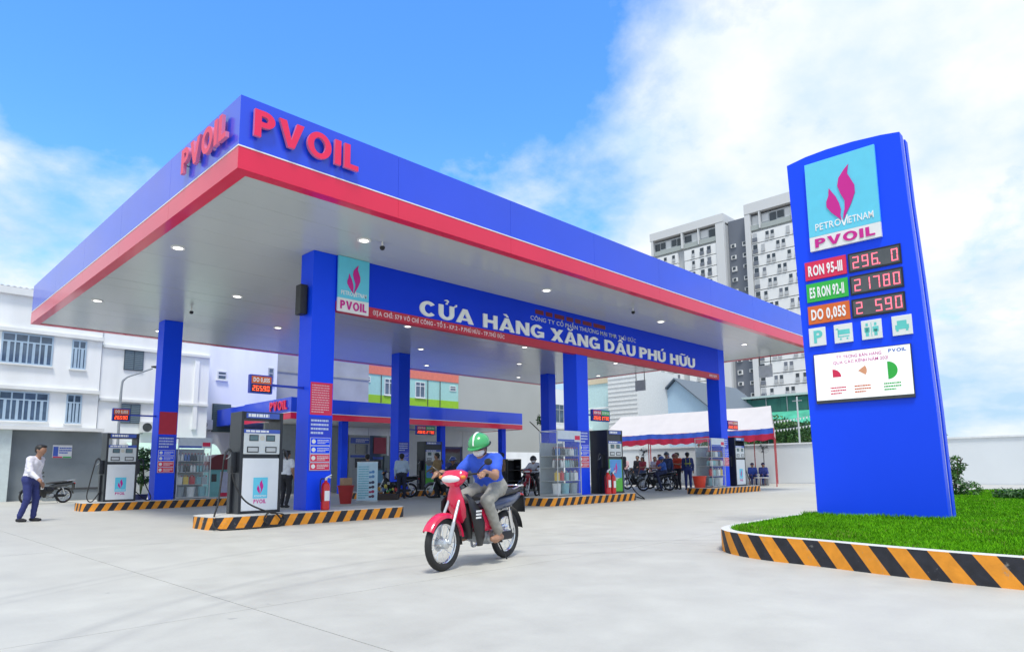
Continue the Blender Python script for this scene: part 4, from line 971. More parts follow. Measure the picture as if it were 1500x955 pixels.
hD = thing('concrete_building', 'bare grey concrete building between the white wall and the teal building', 'building')
M().box(13.25, 27.5, 0, 20.27, 38, 9.2).build('wall', mat('bare_concrete', (.36, .37, .36), .9, var=.16, scale=.9, bump=.2), hD)
for z in (4.6, 7.0): M().box(13.25, 27.46, z, 20.27, 27.499, z+.08).build('ledge', mat('bare_concrete2', (.30, .31, .30), .9, var=.16, scale=.9), hD)
hE = thing('teal_building', 'pale teal building with coral top band and lime green lower band above the office', 'building')
M().box(20.3, 30, 0, 30.2, 40, 5.80).build('wall', mat('bare_concrete', (.36, .37, .36)), hE)
M().box(20.3, 29.97, 5.802, 30.2, 40, 6.45).build('lime_band', mat('lime_paint', (.30, .55, .03), .7), hE)
M().box(20.3, 30, 6.452, 30.2, 40, 7.93).build('upper_wall', mat('teal_paint', (.36, .62, .58), .75, var=.06), hE)
M().box(20.3, 29.95, 7.932, 30.2, 40, 9.1).build('coral_band', mat('coral_paint', (.72, .20, .14), .7), hE)
WFW = mat('window_frame_white', (.7, .72, .72), .5)
window(hE, 25.95, 26.85, 6.50, 7.70, 30, 2, .72, WFW, WDK, 1); window(hE, 23.2, 24.0, 6.50, 7.70, 30, 2, .72, WFW, WDK, 1)
window(hE, 21.15, 22.0, 7.30, 7.72, 30, 1, .5, WFW, WDK, 1, False); window(hE, 29.3, 29.95, 7.25, 7.66, 30, 1, .5, WFW, WDK, 1, False)
for x in (22.9, 27.1, 28.3): M().cyl((x, 29.93, 5.9), (x, 29.93, 7.9), .03, n=6).build('drain_pipe', DGREY, hE)
hF = thing('grey_building', 'large blank grey wall right of the teal building', 'building')
M().box(30.25, 30.1, 0, 40.2, 42, 9.0).build('wall', mat('grey_paint', (.42, .43, .41), .85, var=.05, scale=.4), hF)
M().box(30.25, 30.05, 2.3, 40.2, 30.099, 2.42).build('ledge', HWD, hF)
hG = thing('white_house', 'white house with a dark window seen between the two middle columns', 'house')
M().box(40.4, 29.5, 0, 47.0, 38, 8.3).build('wall', HW, hG)
M().box(40.4, 28.9, 4.6, 47.0, 29.49, 4.8).build('ledge', HWD, hG)
window(hG, 41.3, 42.5, 5.2, 6.9, 29.5, 2, .7, mat('window_frame_grey', (.4, .43, .45), .5), WDK, 1)
bw = M().box(24.8, 24.25, 0, 36.2, 24.5, 2.3).build('boundary_wall', HW); tag(bw, 'low white boundary wall right of the station office', 'wall')
lw = M().box(2.0, 22.6, .0, 4.6, 23.2, .45).build('low_wall', mat('grey_render', (.22, .25, .27)), None, bev=.01); M().box(1.95, 22.55, .452, 4.65, 23.25, .52).build('coping', DGREY, lw); tag(lw, 'low grey kerb wall with dark coping in front of the grey wall', 'wall')

# right-hand compound wall and what stands behind it
W2 = mat('compound_wall_paint', (.70, .735, .755), .8, var=.05, scale=.35, bump=.1)
cwl = thing('compound_wall', 'long white compound wall behind the marquee and the lawn', 'wall')
M().box(36.05, -30, 0, 36.25, 24.2, 2.34).build('wall_panel', W2, cwl); M().box(35.98, -30, 2.342, 36.32, 24.2, 2.43).build('coping', mat('coping_white', (.74, .76, .76), .8), cwl)
hs = thing('gabled_house', 'pale blue gabled house rising behind the marquee', 'house')
GBL = mat('pale_blue_cladding', (.42, .58, .72), .6, var=.05)
M().prism([(18.6, 0), (25.4, 0), (25.4, 6.2), (22.03, 9.1), (18.6, 6.2)], 'x', 50, 62).build('wall', GBL, hs)
for s in (-1, 1):
    a = (22.03, 9.16); b = (22.03+s*3.9, 5.86)
    M().prism([a, b, (b[0], b[1]+.14), (a[0], a[1]+.14)], 'x', 49.6, 62.2).build('roof', mat('roof_grey', (.12, .15, .19), .5), hs)
for k in range(12): M().box(49.97, 18.75+k*.56, 0, 49.999, 18.78+k*.56, 6.0).build('cladding_rib', GBL, hs)
hn = thing('white_clad_building', 'white ribbed metal building between the middle and far front columns', 'building')
M().box(45, 23.0, 0, 52, 26.2, 9.9).build('wall', mat('white_cladding', (.72, .73, .72), .6), hn)
for k in range(24): M().box(44.95, 23.0, .3+k*.4, 44.999, 26.2, .36+k*.4).build('cladding_rib', mat('white_cladding', (.72, .73, .72)), hn)
ht = thing('pale_teal_building', 'pale teal building just right of the third front column', 'building')
M().box(46, 26.3, 0, 53, 31.5, 9.6).build('wall', mat('pale_teal', (.50, .68, .68), .7), ht); M().box(45.9, 26.3, 9.0, 45.999, 31.5, 9.6).build('band', mat('buff_band', (.62, .52, .36), .7), ht)
M().box(45.95, 26.3, 6.6, 45.999, 31.5, 6.75).build('ledge', WHITE, ht)
# netted building site
nb = thing('netted_building', 'low building site wrapped in dark green netting right of the gabled house', 'building')
M().box(60.3, 9, 0, 75, 22.5, 7.8).build('frame', mat('site_concrete', (.24, .28, .27), .9), nb)
NET = mat('green_net', (.035, .15, .125), .8, var=.35, scale=.8, bump=.5, bscale=3)
for k in range(9):
    y = 9+k*1.5; M().box(60.05, y+.01, 3.2, 60.2, y+1.49, 7.7+.1*math.sin(k*2)).build('net_sheet', NET, nb); M().box(60.05, y+.01, 0, 60.2, y+1.49, 3.15).build('net_sheet', NET, nb)
for k in range(7): M().cyl((59.95, 9.5+k*2.1, 0), (59.95, 9.5+k*2.1, 8.2), .05, n=6).build('scaffold_pole', GREY, nb)
M().box(59.8, 8.8, 7.8, 76, 22.7, 8.0).build('slab_edge', mat('slab_pale', (.52, .62, .6), .8), nb)
m = M()
for k in range(9): m.add([(56, 10+k*1.1, 5.0-.25*math.sin(k)), (56, 11.1+k*1.1, 5.0-.25*math.sin(k+1)), (59.8, 11.1+k*1.1, 6.3), (59.8, 10+k*1.1, 6.3)], [(0, 1, 2, 3)])
m.build('sagging_net', mat('bright_green_net', (.06, .38, .24), .8, var=.3, scale=1), nb, fix=False)

# ============================================================ apartment tower
TK = 1.4; TX = -4.2+114.2*TK
def ty(y): return -10.5+(y+10.5)*TK
def tz(z): return 1.07+(z-1.07)*TK
tw = thing('apartment_tower', 'tall white and grey apartment tower rising behind the canopy', 'building')
TWW = mat('tower_white', (.80, .81, .81), .8, var=.04, scale=.05)
TWL = mat('tower_light_grey', (.64, .65, .66), .8, var=.05, scale=.05)
TWD = mat('tower_dark_grey', (.16, .18, .22), .8, var=.08, scale=.05)
TWG = mat('tower_mid_grey', (.46, .48, .50), .8, var=.05, scale=.05)
TGL = mat('tower_glass', (.03, .045, .06), .15, spec=.6, var=.4, scale=.2)
def tb(name, y0, y1, z0, z1, mt, d0=0.0, d1=14.0, par=None):
    return M().box(TX+d0, ty(min(y0, y1)), tz(z0), TX+d1, ty(max(y0, y1)), tz(z1)).build(name, mt, par or tw)
tb('tower_body', 46.25, 62.4, .3, 46.9, TWG, .6, 16); tb('recess_body', 42.0, 46.2, .3, 47.6, TWD, 2.2, 16); tb('tower_body', 20.0, 41.95, .3, 46.9, TWG, .6, 16)
tb('crown', 46.2, 62.6, 47.3, 48.9, TWL, -.5, 16.2); tb('crown', 19.8, 42.0, 47.3, 49.2, TWL, -.5, 16.2)
tb('corner_pilaster', 46.2, 47.9, .3, 47.28, TWL, -.4, .58); tb('corner_pilaster', 40.95, 42.0, .3, 47.28, TWL, -.4, .58)
for y0, y1 in ((55.0, 55.4), (51.5, 51.7), (39.05, 39.3), (33.0, 33.3), (61.9, 62.4)): tb('crown_fin', y0, y1, 44.1, 47.28, TWL, -.45, .58)
for y0, y1 in ((47.95, 51.45), (51.75, 54.95), (55.45, 61.85), (33.35, 39.0), (39.35, 40.9), (27, 32.95)):
    tb('loggia_parapet', y0, y1, 44.0, 44.9, mat('loggia_grey', (.38, .42, .41), .8), -.1, .58)
    n = max(1, round((y1-y0)/1.4))
    for k in range(n):
        a = y0+(y1-y0)*k/n; b = y0+(y1-y0)*(k+1)/n
        tb('loggia_window', a+.1, b-.1, 45.0+(.3 if k % 2 else 0), 46.6, TGL if (k+int(y0)) % 3 else TWL, .5, .62)
rt = random.Random(5)
def tower_window(y, z, w, h, dark=False):
    f = tb('window', y-w/2, y+w/2, z, z+h, TWL, -.22, -.16)
    tb('pane', y-w/2+.08, y+w/2-.08, z+h*.48, z+h-.06, rt.choice((TGL, TGL, TGL, TWD, TWG)), -.26, -.222, f)
    tb('ledge_box', y-w/2+.03, y+w/2-.03, z+.04, z+h*.42, TWD if dark else TWG, -.48, -.222, f)
fl = 2.2; z = 41.8; k = 0
while z > 10:
    if True:
        tb('facade_panel', 33.6-7, 40.85, z-.32, z+1.72, TWW, -.15, .58)
        tower_window(40.25, z-.1, .95, 1.7, True)
        off = .45 if k % 2 else -.45
        for y in (38.35+off, 36.5-off, 34.6+off, 32.4-off, 30.2+off): tower_window(y, z, .72, 1.45)
        tb('facade_panel', 48.0, 54.9, z-.32, z+1.72, TWW, -.15, .58)
        for y in (52.9, 51.0, 49.5): tower_window(y, z, .9 if y < 52 else .7, 1.5, y < 52)
        tb('facade_panel', 56.4, 62.3, z-.32, z+1.72, TWW, -.15, .58)
        for y in (57.3, 59.2, 60.8): tower_window(y, z, .75, 1.45)
        for y in (45.3, 43.0):
            tb('white_frame', y-.55, y+.45, z+.3+rt.uniform(-.2, .2), z+1.1, TWW, 1.95, 2.19)
            tb('recess_window', y-.3, y+.25, z+.5, z+1.0, TGL, 1.85, 1.94)
    z -= fl; k += 1

# ============================================================ marquee with fans and plastic chairs
mq = thing('marquee', 'white roofed marquee with blue and red scalloped valance along the wall', 'tent')
TCL = mat('marquee_cloth', (.60, .565, .54), .7, var=.05, scale=1.5, bump=.2, bscale=4)
def sag(a, b, n, s):
    return [tuple(a[i]*(1-t)+b[i]*t-(s*4*t*(1-t) if i == 2 else 0) for i in range(3)) for t in [k/n for k in range(n+1)]]
xe, xr, xb = 29.6, 32.2, 35.3; ze, zr = 3.02, 4.42
bays = [(4.15, 7.9), (7.9, 11.7), (11.7, 15.6)]
for y0, y1 in bays:
    m = M(); nu, nv = 10, 10
    r0 = y0+(1.2 if y0 == bays[0][0] else 0); yf = y0
    for (xa, xb_) in ((xe, xr), (xb, xr)):
        y0 = yf+(2.4 if (yf == bays[0][0] and xa == xb) else 0)
        G = []
        for i in range(nu+1):
            u = i/nu
            for j in range(nv+1):
                v = j/nv; yy = (y0*(1-v)+y1*v)*(1-u)+(r0*(1-v)+y1*v)*u
                G.append((xa+(xb_-xa)*u, yy, ze+(zr-ze)*u-.10*math.sin(PI*u)-.06*math.sin(PI*v)*(1-.5*u)))
        m.add(G, [(i*(nv+1)+j, i*(nv+1)+j+1, (i+1)*(nv+1)+j+1, (i+1)*(nv+1)+j) for i in range(nu) for j in range(nv)])
    y0 = yf
    m.build('roof_cloth', TCL, mq, smooth=True, fix=False)
    for z0, z1, mt, d in ((-.28, 0, mat('valance_blue', (.05, .14, .66), .7, var=.1), .0), (-.60, -.28, mat('valance_red', (.55, .02, .07), .7, var=.1), .01)):
        m = M(); n = 24
        for k in range(n):
            for a, b in ((k/n, (k+1)/n),):
                def zz_(t, zb): return ze+zb-.06*math.sin(PI*t)+(.04*math.sin(t*n*1.3) if zb < -.5 else .012*math.sin(t*n*2))
                xo = lambda t: xe-.02-d+.03*math.sin(t*31+z0)
                m.add([(xo(a), y0+(y1-y0)*a, zz_(a, z0)), (xo(b), y0+(y1-y0)*b, zz_(b, z0)), (xo(b), y0+(y1-y0)*b, zz_(b, z1)), (xo(a), y0+(y1-y0)*a, zz_(a, z1))], [(0, 1, 2, 3)])
        m.build('valance', mt, mq, fix=False, smooth=True)
m = M(); m.add([(xe, 4.15, ze), (xb, 6.55, ze), (xr, 5.35, zr)], [(0, 1, 2)]); m.add([(xe, 4.14, ze), (xb, 6.54, ze), (xb, 6.54, ze-.36), (xe, 4.14, ze-.36)], [(0, 1, 2, 3)]); m.build('end_cloth', TCL, mq, fix=False)
RP = mat('pole_red', (.45, .05, .06), .5)
for y in (4.15, 7.9, 11.7, 15.6):
    for x in (xe, xb):
        if x == xb and y < 5: y = 6.55
        M().cyl((x, y, 0), (x, y, ze), .03, n=8).build('leg', RP, mq)
for x in (xe+.04, xb-.04): M().cyl((x, 4.2 if x < 32 else 6.6, ze-.05), (x, 15.6, ze-.05), .025, n=6).build('eave_pole', RP, mq)
M().cyl((xr, 5.4, zr-.12), (xr, 15.6, zr-.12), .025, n=6).build('ridge_pole', RP, mq)
def fan(loc, rz, label):
    o = thing('pedestal_fan', label, 'fan', loc, rz, group='pedestal fans under the marquee')
    M().lathe([(.22, 0), (.2, .03), (.03, .06)], 16).build('base', BLACK, o); M().cyl((0, 0, .05), (0, 0, 1.95), .022, n=8).build('pole', DGREY, o)
    M().lathe([(.08, -.16), (.09, -.02), (.06, .02)], 12, (0, 0, 2.08), 'x').build('motor', BLACK, o)
    m = M()
    for k in range(5): m.torus((.10, 0, 2.08), .06+.062*k, .006, 22, 4, 'x')
    for k in range(12): a = 2*PI*k/12; m.tube([(.13, 0, 2.08), (.10, .31*math.cos(a), 2.08+.31*math.sin(a))], .004, 4)
    m.build('cage', GREY, o)
    for k in range(3):
        a = 2*PI*k/3+.3; q = M(); q.add([(.06, .03*math.cos(a), 2.08+.03*math.sin(a)), (.04, .27*math.cos(a-.35), 2.08+.27*math.sin(a-.35)), (.09, .27*math.cos(a+.35), 2.08+.27*math.sin(a+.35))], [(0, 1, 2)]); q.build('blade', mat('fan_blade', (.12, .13, .14), .4), o, fix=False)
fan((33.2, 14.6, 0), R(200), 'pedestal fan at the left under the marquee, beside the group of people')
fan((33.0, 6.3, 0), R(215), 'pedestal fan at the right end of the marquee')
o = thing('floor_speaker', 'black floor loudspeaker standing under the marquee left of the group', 'loudspeaker', (31.0, 14.0, 0), R(20))
M().box(-.28, -.25, 0, .28, .25, .95).build('box', BLACK, o, bev=.02)
for z, r in ((.3, .2), (.7, .13)): M().lathe([(r, -.262), (r*.9, -.252)], 16, (0, 0, z), 'y').build('cone', DGREY, o)
# bunting and pole beyond the wall
bt = thing('bunting', 'white pennant bunting strung over the wall right of the marquee', 'bunting')
for (a, b) in (((40, 9.6, 4.0), (40, 1.0, 5.3)), ((40.4, 9.6, 3.45), (40.4, 1.0, 4.75))):
    pts = sag(a, b, 40, .25); M().tube(pts, .008, 4).build('string', GREY, bt)
    for k in range(1, 40):
        x, y, z_ = pts[k]; q = M(); q.add([(x, y-.07, z_), (x, y+.07, z_), (x-.01, y, z_-.17)], [(0, 1, 2)]); q.build('pennant', WHITE, bt, fix=False)
pl_ = thing('utility_pole', 'slim pale pole behind the compound wall between marquee and totem', 'pole', (40, 6.95, 0)); M().cyl((0, 0, 0), (0, 0, 5.6), .07, .05, 10).build('shaft', mat('pole_pale', (.55, .58, .58), .6), pl_); M().box(-.04, -.3, 5.3, .04, .3, 5.36).build('crossarm', GREY, pl_)
# street lamp by the white houses
sl_ = thing('street_lamp', 'curved grey street lamp in front of the white houses at the left', 'street lamp', (4.3, 22, 0))
m = M(); m.tube(bez([(0, 0, 0), (0, 0, 2.5), (0, 0, 4.7), (.12, -.02, 5.18), (.6, -.05, 5.45), (1.15, -.08, 5.72)], 6), [.07]*6+[.055]*6+[.045]*6+[.035]*13, 8); m.build('post', mat('lamp_post_grey', (.30, .33, .35), .5, metal=.3), sl_, smooth=True)
M().ell((1.35, -.09, 5.80), (.28, .11, .06), 12, 8).build('lamp_head', BLACK, sl_, smooth=True)
M().box(-.16, -.16, 0, .16, .16, .06).build('foot_plate', GREY, sl_)

# ============================================================ plants
LEAF = [mat('leaf_dark', (.020, .075, .018), .55, var=.3), mat('leaf_mid', (.040, .125, .022), .55, var=.3), mat('leaf_light', (.085, .20, .03), .55, var=.3)]
def leaf_cloud(clumps, n, size, seed, flat=.6):
    "leaf-sized faces spread through the volume of several clumps; (x, y, z, r)"
    rg = np.random.default_rng(seed); wts = np.array([c[3]**2 for c in clumps]); wts /= wts.sum()
    ci = rg.choice(len(clumps), n, p=wts); C = np.array(clumps)[ci]
    d = rg.normal(size=(n, 3)); d /= np.linalg.norm(d, axis=1)[:, None]
    rad = C[:, 3]*(.45+.6*rg.random(n)**.6); p = C[:, :3]+d*rad[:, None]*np.array([1, 1, .85])
    a = rg.normal(size=(n, 3)); a /= np.linalg.norm(a, axis=1)[:, None]
    b = np.cross(a, d+.4*rg.normal(size=(n, 3))); b /= np.linalg.norm(b, axis=1)[:, None]+1e-9
    s = size*(.6+.8*rg.random(n))[:, None]
    V = np.stack([p-a*s, p+b*s*flat*.5, p+a*s, p-b*s*flat*.5], 1)
    me = bpy.data.meshes.new('crown'); me.vertices.add(4*n); me.vertices.foreach_set('co', V.reshape(-1)); me.loops.add(4*n); me.loops.foreach_set('vertex_index', np.arange(4*n))
    me.polygons.add(n); me.polygons.foreach_set('loop_start', np.arange(n)*4)
    for q in LEAF: me.materials.append(q)
    me.polygons.foreach_set('material_index', np.clip((rg.random(n)*1.6+(C[:, 3]*7 % 1)*1.2).astype(int), 0, 2).astype(np.int32))
    me.update(calc_edges=True); return me
BARK = mat('bark', (.10, .075, .05), .9, var=.3, scale=8, bump=.5)
def tree(name, loc, h, r, n, size, label, cat='tree', seed=1, group=None, trunk=True, k=9):
    o = thing(name, label, cat, loc, group=group); rr = random.Random(seed)
    cl = []
    for i in range(k):
        a = rr.uniform(0, 2*PI); q = rr.uniform(0, 1)**.5*r*.75
        cl.append((q*math.cos(a), q*math.sin(a), h*rr.uniform(.42, .86), r*rr.uniform(.28, .5)))
    link('crown', leaf_cloud(cl, n, size, seed), o)
    if trunk:
        m = M(); m.tube(bez([(0, 0, 0), (.03*h, .01*h, h*.3), (.01*h, -.02*h, h*.75)], 4), [h*.03*(1-.08*i) for i in range(9)], 8)
        for c in cl[:5]: m.tube([(.02*h, 0, h*.35), (c[0]*.6, c[1]*.6, (c[2]+h*.35)/2), c[:3]], [h*.015, h*.01, h*.004], 5)
        m.build('trunk', BARK, o, smooth=True)
    return o
for i, (x, y, h, r, lab) in enumerate(((45, 15.6, 4.6, 2.2, 'dense dark green tree behind the wall just right of the marquee roof'), (46, 11.9, 4.7, 2.3, 'dark green tree behind the compound wall left of the pale pole'), (45.5, 8.6, 4.5, 2.2, 'dark green tree behind the compound wall right of the pale pole'), (47, 5.2, 4.6, 2.4, 'dark green tree partly hidden behind the blue totem'), (46.2, 1.5, 3.6, 1.6, 'low tree behind the compound wall hidden by the totem'))):
    tree('leafy_tree', (x, y, 0), h, r, 5200, .13, lab, seed=20+i, group='trees behind the compound wall', k=14)
tree('leafy_tree', (48.5, 25.2, 0), 7.2, 1.2, 1500, .12, 'small tree showing between the white clad building and the gabled house', seed=31)
# sapling by the office
sp_ = thing('young_tree', 'thin young tree with few leaves right of the station office', 'tree', (24.9, 15.4, 0))
m = M(); m.tube(bez([(0, 0, 0), (-.05, 0, 1.5), (-.2, .0, 2.5), (-.75, .15, 3.15), (-1.5, .3, 3.75)], 5), [.06, .06, .055, .055, .05]+[.05]*5+[.04]*5+[.03]*5+[.02], 7); m.tube(bez([(-.15, 0, 2.3), (-.05, 0, 3.0), (-.45, .1, 3.7)], 4), .03, 6); m.tube(bez([(-.4, .05, 2.8), (-.3, 0, 3.4), (.05, 0, 3.9)], 4), .02, 6); m.build('trunk', BARK, sp_, smooth=True)
link('crown', leaf_cloud([(-.5, .1, 3.95, .42), (-.25, .05, 3.6, .25), (-.75, .2, 3.75, .2)], 260, .12, 41), sp_)
# shrub and hedge on the lawn, pot plant by the left pump
sh = thing('shrub', 'upright dark green shrub at the right edge of the totem', 'shrub', (16.0, -6.45, .25))
m = M()
for k in range(7): m.tube([(0, 0, 0), (random.uniform(-.15, .15), random.uniform(-.15, .15), .5), (random.uniform(-.25, .25), random.uniform(-.25, .25), .95)], .010, 5)
m.build('stem', BARK, sh)
link('foliage', leaf_cloud([(0, 0, .25, .30), (.05, .05, .5, .24), (-.03, -.1, .72, .20), (.02, -.05, .95, .12), (.15, -.3, .15, .26)], 1100, .055, 43), sh)
hg = thing('hedge', 'low clipped hedge on the lawn at the right edge of the photo', 'hedge', (14.6, -7.6, .25))
link('foliage', leaf_cloud([(random.uniform(-.25, .25), -k*.11, .10, .17) for k in range(60)], 9000, .045, 44), hg)
m = M()
for k in range(20): m.cyl((0, -k*.33, 0), (.05, -k*.33, .15), .012, n=5)
m.build('stem', BARK, hg)
pp = thing('potted_plant', 'leafy potted plant with yellow-green leaves between the left pump and column', 'plant', (3.05, 14.3, 0))
M().lathe([(.16, 0), (.22, .35), (.24, .35), (.24, .39), (.2, .39)], 16).build('pot', mat('pot_navy', (.04, .05, .16), .4), pp, smooth=True)
m = M()
for k in range(6): m.tube([(0, 0, .3), (random.uniform(-.1, .1), random.uniform(-.1, .1), .9), (random.uniform(-.25, .25), random.uniform(-.2, .2), 1.55)], .014, 5)
m.build('stem', mat('green_stem', (.10, .16, .05), .7), pp)
link('foliage', leaf_cloud([(0, 0, 1.65, .32), (.1, 0, 1.35, .25), (-.12, .1, 1.15, .2), (.05, 0, .85, .2)], 420, .10, 45), pp)
# teal cabinet with dark red hood
mc = thing('service_cabinet', 'teal cabinet with dark red rounded hood right of the left oil rack', 'cabinet', (5.2, 14.3, 0))
M().box(0, 0, 0, .95, .5, 1.18).build('cabinet', mat('cabinet_teal', (.22, .56, .56), .5), mc, bev=.01); M().box(.42, -.006, .08, .92, -.001, 1.1).build('poster', mat('poster_lilac', (.55, .56, .72), .5), mc); M().box(.44, -.009, .1, .9, -.0065, .35).build('poster_band', MAGP, mc)
M().box(.12, -.008, .75, .3, -.001, 1.02).build('panel', SCREENBK, mc)
n = 16; M().prism([(.475+.62*math.cos(PI*k/n), 1.182+.55*math.sin(PI*k/n)) for k in range(n+1)], 'y', -.12, .6).build('hood', mat('hood_dark_red', (.16, .01, .02), .45), mc)

# black shelving beside the white-jacketed rider
bs = thing('black_shelf', 'black empty shelving unit left of the white-jacketed rider', 'shelf', (16.95, 11.0, 0))
for x in (0, .86): M().box(x, 0, 0, x+.04, .45, 1.52).build('side', BLACK, bs)
for z in (.05, .52, 1.0, 1.48): M().box(.041, .005, z, .859, .445, z+.03).build('shelf_board', BLACK, bs)
M().box(.041, .44, .08, .859, .448, 1.47).build('back', mat('shelf_back', (.02, .02, .022), .6), bs)

# ============================================================ motorbikes
def loft(m, secs, n=14, pw=2.4):
    "closed skin through elliptic sections (centre, half-axis a, half-axis b)"
    v = []
    for c, a, b in secs:
        c, a, b = Vector(c), Vector(a), Vector(b)
        for j in range(n):
            t = 2*PI*j/n; ct, st = math.cos(t), math.sin(t)
            v.append(c+a*(abs(ct)**(2/pw)*(1 if ct >= 0 else -1))+b*(abs(st)**(2/pw)*(1 if st >= 0 else -1)))
    k = len(secs)
    f = [(i*n+j, i*n+(j+1) % n, (i+1)*n+(j+1) % n, (i+1)*n+j) for i in range(k-1) for j in range(n)]
    f += [tuple(range(n))[::-1], tuple(range((k-1)*n, k*n))]
    return m.add(v, f)
WR = .285
def wheel_meshes():
    ty_ = M(); ty_.torus((0, 0, 0), WR-.038, .040, 36, 10, 'y', .95)
    rm = M(); rm.torus((0, 0, 0), WR-.078, .014, 36, 8, 'y', 1.5)
    hb = M(); hb.lathe([(.03, -.07), (.055, -.06), (.055, .05), (.03, .07)], 16, (0, 0, 0), 'y'); hb.lathe([(.085, -.055), (.085, -.048)], 20, (0, 0, 0), 'y')
    sp = M()
    for k in range(18):
        a = 2*PI*k/18; b = a+(.35 if k % 2 else -.35); s = .03 if k % 2 else -.03
        sp.tube([(.045*math.cos(a), s, .045*math.sin(a)), ((WR-.085)*math.cos(b), 0, (WR-.085)*math.sin(b))], .0035, 4)
    return ty_.mesh('tyre', RUBBER, smooth=True), rm.mesh('rim', CHROME, smooth=True), hb.mesh('hub', ALU, smooth=True), sp.mesh('spokes', CHROME)
WM = wheel_meshes()
def bike(loc, rz, label, paint, tail, cat='motorbike', group=None, s=1.0, lean=0.0, black=BLACK):
    o = thing('motorbike', label, cat, loc, rz, group); o.scale = (s, s, s); o.rotation_euler.x = lean
    WB = 1.22
    for x in (0, WB):
        w_ = link('wheel', WM[0], o, (x, 0, WR)); link('rim', WM[1], w_); link('hub', WM[2], w_); link('spokes', WM[3], w_)
    for sg in (-1, 1):
        m = M(); m.tube([(WB, sg*.085, WR), (WB-.075, sg*.085, WR+.22)], .023, 8); m.tube([(WB-.075, sg*.085, WR+.22), (WB-.20, sg*.07, .74)], .017, 8); m.build('fork', ALU if sg else ALU, o, smooth=True)
        m = M(); m.tube([(.02, sg*.12, WR+.02), (.12, sg*.13, .62)], .018, 8); m.tube(bez([(.035, sg*.12, WR+.08), (.11, sg*.13, .58)], 2), .03, 10); m.build('shock_absorber', CHROME, o, smooth=True)
        M().box(-.03, sg*.10-.012, WR-.03, .48, sg*.10+.012, WR+.03).build('swingarm', black, o, bev=.006)
    m = M(); n = 12; ring = []
    for k in range(n+1):
        a = R(28+k*(170-28)/n); r = WR+.035
        for (u, dr) in ((-.062, -.05), (-.058, -.012), (-.03, .006), (.03, .006), (.058, -.012), (.062, -.05)):
            ring.append((WB+(r+dr)*math.cos(a), u, WR+(r+dr)*math.sin(a)))
    m.add(ring, [(i*6+j, i*6+j+1, (i+1)*6+j+1, (i+1)*6+j) for i in range(n) for j in range(5)]); m.build('front_mudguard', paint, o, smooth=True, fix=False)
    m = M(); loft(m, [((1.015, 0, .90), (0, .055, 0), (.04, 0, .0)), ((1.01, 0, .82), (0, .085, 0), (.05, 0, .0)), ((1.0, 0, .74), (0, .115, 0), (.055, 0, .0)), ((.975, 0, .64), (0, .125, 0), (.05, 0, .0)), ((.935, 0, .55), (0, .10, 0), (.04, 0, .0)), ((.905, 0, .48), (0, .05, 0), (.025, 0, 0))], pw=1.9); ls = m.build('leg_shield', paint, o, smooth=True)
    m = M(); loft(m, [((.93, 0, .70), (0, .12, 0), (.05, 0, 0)), ((.90, 0, .55), (0, .13, 0), (.05, 0, 0)), ((.84, 0, .40), (0, .11, 0), (.05, 0, 0)), ((.79, 0, .30), (0, .07, 0), (.03, 0, 0))]); m.build('inner_shield', black, o, smooth=True)
    for sg in (-1, 1):
        m = M(); loft(m, [((.965, sg*.11, .80), (.035, 0, 0), (0, .015, .0)), ((.93, sg*.165, .72), (.085, .02*sg, 0), (0, .02, .0)), ((.885, sg*.19, .62), (.115, .015*sg, 0), (0, .022, .0)), ((.82, sg*.19, .48), (.11, 0, 0), (0, .022, 0)), ((.76, sg*.165, .32), (.085, 0, 0), (0, .02, 0)), ((.73, sg*.14, .22), (.045, 0, 0), (0, .015, 0))]); w_ = m.build('side_shield', black, o, smooth=True)
        for k in range(3): M().box(.80+k*.006, sg*.214-.002, .60-k*.035, .91, sg*.214+.002, .62-k*.035).build('stripe', WHITE, w_)
        m = M(); loft(m, [((.80, sg*.10, .52), (0, .02, 0), (0, 0, .10)), ((.68, sg*.135, .50), (0, .035, 0), (0, 0, .125)), ((.52, sg*.14, .50), (0, .035, 0), (0, 0, .13)), ((.42, sg*.12, .52), (0, .03, 0), (0, 0, .08))]); m.build('side_cover', paint, o, smooth=True)
    m = M(); loft(m, [((.92, 0, .66), (0, .04, 0), (.0, 0, .05)), ((.72, 0, .52), (0, .06, 0), (0, 0, .06)), ((.5, 0, .53), (0, .09, 0), (0, 0, .10)), ((.30, 0, .60), (0, .10, 0), (0, 0, .10))]); m.build('frame_cover', black, o, smooth=True)
    m = M(); loft(m, [((.50, 0, .62), (0, .09, 0), (0, 0, .06)), ((.25, 0, .655), (0, .125, 0), (0, 0, .085)), ((-.05, 0, .69), (0, .11, 0), (0, 0, .075)), ((-.25, 0, .735), (0, .07, 0), (0, 0, .05)), ((-.34, 0, .75), (0, .03, 0), (0, 0, .025))]); tl = m.build('tail_cover', tail, o, smooth=True)
    m = M(); m.ell((-.335, 0, .735), (.05, .075, .035), 12, 8); m.build('tail_light', mat('tail_red', (.45, .02, .02), .2), tl, smooth=True)
    m = M(); loft(m, [((.62, 0, .735), (0, .06, 0), (0, 0, .025)), ((.50, 0, .755), (0, .11, 0), (0, 0, .04)), ((.2, 0, .775), (0, .13, 0), (0, 0, .045)), ((-.1, 0, .80), (0, .115, 0), (0, 0, .04)), ((-.25, 0, .81), (0, .07, 0), (0, 0, .025))]); m.build('seat', mat('seat_vinyl', (.018, .018, .02), .5, bump=.2), o, smooth=True)
    m = M(); ring = []; n = 9
    for k in range(n+1):
        a = R(60+k*(172-60)/n); r = WR+.05
        for u in (-.055, 0, .055): ring.append((r*math.cos(a), u, WR+r*math.sin(a)+(.012 if u == 0 else 0)))
